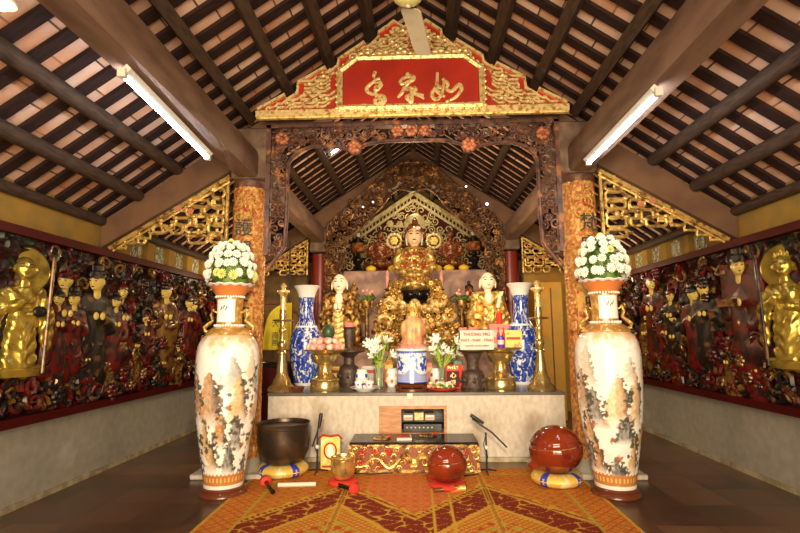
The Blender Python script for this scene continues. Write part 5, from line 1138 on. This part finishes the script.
for u, sd in ((387.5, 'left'), (441.5, 'right')):
    q = W(u, 288, 8.5); zt_ = W(u, 271, 8.5).z; t = T('tall_candle', 'slim pinkish candle on a long stem %s of the crowned figure' % sd, 'candle', (q.x, 8.5, 1.1), 'slim shrine candles'); MB().lathe([(0, 0), (.09, 0), (.03, .05), (.02, q.z-1.15), (.06, q.z-1.12), (0, q.z-1.11)], n=14).build('long_stem', m_goldd, t); MB().lathe([(0, q.z-1.11), (.032, q.z-1.1), (.03, zt_-1.13), (.01, zt_-1.1), (0, zt_-1.07)], n=14).build('candle', m_pinkf, t)
for (u, v, sd) in ((366, 300, 'left'), (462, 300, 'right')):
    q = W(u, v, 7.9); t = T('potted_flowers', 'small green potted flowers %s of the dragon ring' % sd, 'flower pot', (q.x, 8.02, 1.1), 'potted flowers by the dragon ring'); hz = q.z-1.1
    MB().lathe([(0, 0), (.06, 0), (.03, .06), (.03, hz-.15), (.07, hz-.1), (.075, hz), (0, hz)], n=14).build('tall_pot', m_goldd, t); b = MB(); r = random.Random(u)
    for k in range(22): b.ell((r.uniform(-.12, .12), r.uniform(-.06, .06), hz+r.uniform(0, .09)), (.045, .02, .012), 7, 4, Matrix.Rotation(r.uniform(-.8, .8), 3, 'Y'))
    b.build('leaves', m_leaf, t); b = MB(); [b.ell((r.uniform(-.1, .1), -.05, hz+.07+r.uniform(0, .1)), .025, 8, 6) for _ in range(5)]; b.build('pink_flowers', m_pinkf, t)
# bell with yellow cloth in the left nook
q = W(291, 300, 7.9); t = T('hanging_bell', 'brown rounded bell with dark character in the nook behind the left candlestick', 'bell', (q.x-.03, 7.9, .9)); 
MB().lathe([(.24, 0), (.25, .03), (.22, .1), (.21, .5), (.19, .68), (.12, .78), (0, .8)], n=36).build('bell_body', mat('bell_brown', (.25, .13, .06), .5, .4), t); MB().tube([(0, 0, .79), (0, 0, 1.95)], .012, 6).build('hanging_rope', m_black, t)
textobj('dark_character', '佛', .22, m_ink, t, (.03, -.225, .46), .004)
q = W(275, 330, 7.5); t = T('yellow_banner', 'bright yellow cloth with dark lettering hanging left of the blue vase', 'banner', (q.x, 7.5, 1.0)); zt_ = W(275, 303, 7.5).z-1; zb_ = W(275, 350, 7.5).z-1
b = MB(); b.grid(lambda u, v: ((u-.5)*.46*(1-.35*v*(1-u)) + .02, .03*math.sin(u*16)*(1.1-v), zb_+(zt_-zb_)*v*(1-.35*(1-u)**2)), 40, 30); me = b.mesh('cloth'); me.materials.append(m_yellowc); o = link('cloth', me, t); md = o.modifiers.new('s', 'SOLIDIFY'); md.thickness = .008
for k, z in enumerate((.55, .3, .15)): textobj('dark_lettering', ('大', '南', '無')[k], .11, m_ink, t, (.02, -.05, zb_+(zt_-zb_)*z), .002)
MB().tube([(-.22, .02, zt_-.02), (.26, .02, zt_)], .012, 8).build('hanging_rod', m_foot, t)
b = MB(); b.tube([(-.2, .05, -1), (-.2, .05, zt_)], .015, 8); b.tube([(.24, .05, -1), (.24, .05, zt_)], .015, 8); b.build('stand_post', m_foot, t)
o = MB().bbox(-.3, .3, -.2, .2, 0, .98, .03).build('dark_chest', m_blackl, None, (W(275, 370, 7.2).x-.02, 7.05, 0)); tag(o, 'dark chest standing below the yellow cloth in the left nook', 'chest'); MB().box(-.25, .25, -.205, -.2, .1, .9).build('chest_door', m_redd, o)
# ------------------------------------------------------------------ lamps and fan
q = W(2, 4, 1.95); t = T('round_bulb_lamp', 'small round glowing lamp under the roof at the upper left', 'lamp', q); MB().ell((0, 0, 0), .03, 14, 10).build('bulb', mat('warm_bulb', (1, .9, .7), .4, emit=((1, .8, .5), 8)), t)
MB().lathe([(.03, .02), (.055, 0), (.06, .01), (.03, .05), (0, .055)], n=24).build('reflector', m_lampb, t); MB().tube([(0, 0, .05), (0, 0, .3)], .006, 6).build('hanging_wire', m_black, t)
def tube_lamp(a, c, label, nrm=1):
    a, c = Vector(a), Vector(c); t = T('fluorescent_lamp', label, 'lamp', (a+c)/2, 'fluorescent lamps'); d = (c-a)/2; n = d.normalized()
    up = Vector((nrm*.02, 0, .032)); 
    b = MB(); b.tube([-d+up, d+up], .03, 4); b.build('housing', m_lampb, t); b = MB(); b.tube([-d*.98, d*.98], .02, 12); b.build('glowing_tube', m_tube, t)
    b = MB(); b.bbox(-.025, .025, -.02, .02, -.025, .03, .004, Matrix.Translation(-d)); b.bbox(-.025, .025, -.02, .02, -.025, .03, .004, Matrix.Translation(d)); b.build('end_cap', m_lampb, t)
tube_lamp((-1.675, 2.70, 2.875), (-1.76, 4.10, 2.875), 'white fluorescent tube lamp on the big left ceiling beam', 1)
tube_lamp((1.605, 3.10, 2.875), (1.605, 4.42, 2.87), 'white fluorescent tube lamp on the big right ceiling beam', -1)
for s, (u0, v0, u1, v1), sd in ((-1, (330, 154, 343, 145), 'left'), (1, (482, 136, 502, 148), 'right')):  # short tube lamps standing in for bright strips between the rafters
    a_, c_ = W(u0, v0, 6.9), W(u1, v1, 6.9); tube_lamp(a_, c_, 'short bright strip under the roof beyond the carved portal, %s side' % sd, 0)
for (u, v, y, m, lb) in ((487, 204, 8.2, m_bulbp, 'tiny glowing pink bulb on the right limb of the pointed arch'), (373, 202, 8.2, m_bulbw, 'tiny white bulb on the left limb of the pointed arch, upper one'), (363, 207, 8.2, m_bulbw, 'tiny white bulb on the left limb of the pointed arch, lower one'), (466, 186.5, 8.2, m_bulbw, 'tiny white bulb on the upper right limb of the pointed arch')):
    q = W(u, v, y); o = MB().ell((0, 0, 0), .022 if m is m_bulbp else .013, 10, 8).build('small_bulb', m, None, q); tag(o, lb, 'bulb'); MB().tube([(0, .01, 0), (0, .12, 0)], .008, 6).build('bulb_socket', m_black, o)
q = W(407.5, -10, 2.75); fz = q.z; t = T('ceiling_fan', 'cream ceiling fan with domed hub hanging from the ridge', 'fan', (q.x, 2.75, fz)); 
MB().lathe([(0, -.085), (.05, -.08), (.085, -.055), (.1, -.02), (.1, .03), (.07, .06), (.03, .08), (0, .08)], n=32).build('motor_hub', mat('fan_hub', (.66, .62, .22), .3), t); MB().tube([(0, 0, .07), (0, 0, 4.64-fz)], .013, 8).build('down_rod', m_black, t)
for k in range(3):
    a = PI/2-.17+k*2*PI/3; X = Matrix.Rotation(a, 4, 'Z') @ Matrix.Rotation(.28, 4, 'X'); b = MB(); P = [(.13, -.05), (.16, -.066), (.62, -.062), (.66, -.045), (.67, 0), (.66, .045), (.62, .062), (.16, .066), (.13, .05)]
    n = len(P); b.add([(x, y, -.035) for x, y in P]+[(x, y, -.025) for x, y in P], [tuple(range(n)), tuple(range(2*n-1, n-1, -1))]+[(i, (i+1) % n, (i+1) % n+n, i+n) for i in range(n)], X); bo = b.build('fan_blade', m_fan, t, smooth=False)
    b = MB(); b.bbox(.06, .2, -.02, .02, -.026, -.016, .003, X); b.build('blade_iron', m_black, bo)
# ------------------------------------------------------------------ light and view
w = bpy.data.worlds.new('world'); bpy.context.scene.world = w; w.use_nodes = True
w.node_tree.nodes['Background'].inputs[0].default_value = (1, .86, .66, 1); w.node_tree.nodes['Background'].inputs[1].default_value = .16
def area(nm, loc, rot, sx, sy, e, col, spread=180):
    l = bpy.data.lights.new(nm, 'AREA'); l.shape = 'RECTANGLE'; l.size = sx; l.size_y = sy; l.energy = e; l.color = col; l.spread = math.radians(spread)
    o = bpy.data.objects.new(nm, l); C.objects.link(o); o.location = loc; o.rotation_euler = rot; return o
def pt(nm, loc, e, col, r=.08):
    l = bpy.data.lights.new(nm, 'POINT'); l.energy = e; l.color = col; l.shadow_soft_size = r
    o = bpy.data.objects.new(nm, l); C.objects.link(o); o.location = loc; return o
def spot(nm, loc, tgt, e, col, ang, bl=.8, r=.12):
    l = bpy.data.lights.new(nm, 'SPOT'); l.energy = e; l.color = col; l.spot_size = math.radians(ang); l.spot_blend = bl; l.shadow_soft_size = r
    o = bpy.data.objects.new(nm, l); C.objects.link(o); o.location = loc; o.rotation_euler = (Vector(tgt)-Vector(loc)).to_track_quat('-Z', 'Y').to_euler(); return o
WARM = (1, .74, .42)
area('doorway_daylight', (0, -1.8, 1.6), (math.radians(90), 0, 0), 3.4, 2.5, 250, (1, .80, .54), 120)
spot('altar_fill', (-.05, -.6, 2.2), (0, 6.0, 1.15), 860, (1, .81, .56), 52, 1.0, .12)  # added spot from the camera side to brighten the altar centre; no real lamp
pt('shrine_fill', (0, 6.2, 2.9), 38, WARM); pt('shrine_fill', (-1.0, 6.6, 2.2), 18, WARM); pt('shrine_fill', (1.0, 6.6, 2.2), 18, WARM)  # added warm fill lights above the altar, no bulbs hang here
pt('rear_fill', (0, 9.3, 3.5), 14, WARM); pt('gable_fill', (0, 10.6, 4.1), 9, (1, .85, .5)); pt('aisle_fill', (-2.6, 7.3, 2.1), 14, WARM); pt('aisle_fill', (2.6, 7.3, 2.1), 14, WARM)  # fill lights without fixtures for rear bay, gable and aisles
bpy.data.scenes.remove(TS)
sc = bpy.context.scene; sc.view_settings.view_transform = 'Standard'; sc.view_settings.look = 'None'; sc.view_settings.exposure = .25; sc.view_settings.gamma = 1
sc.view_settings.use_curve_mapping = False
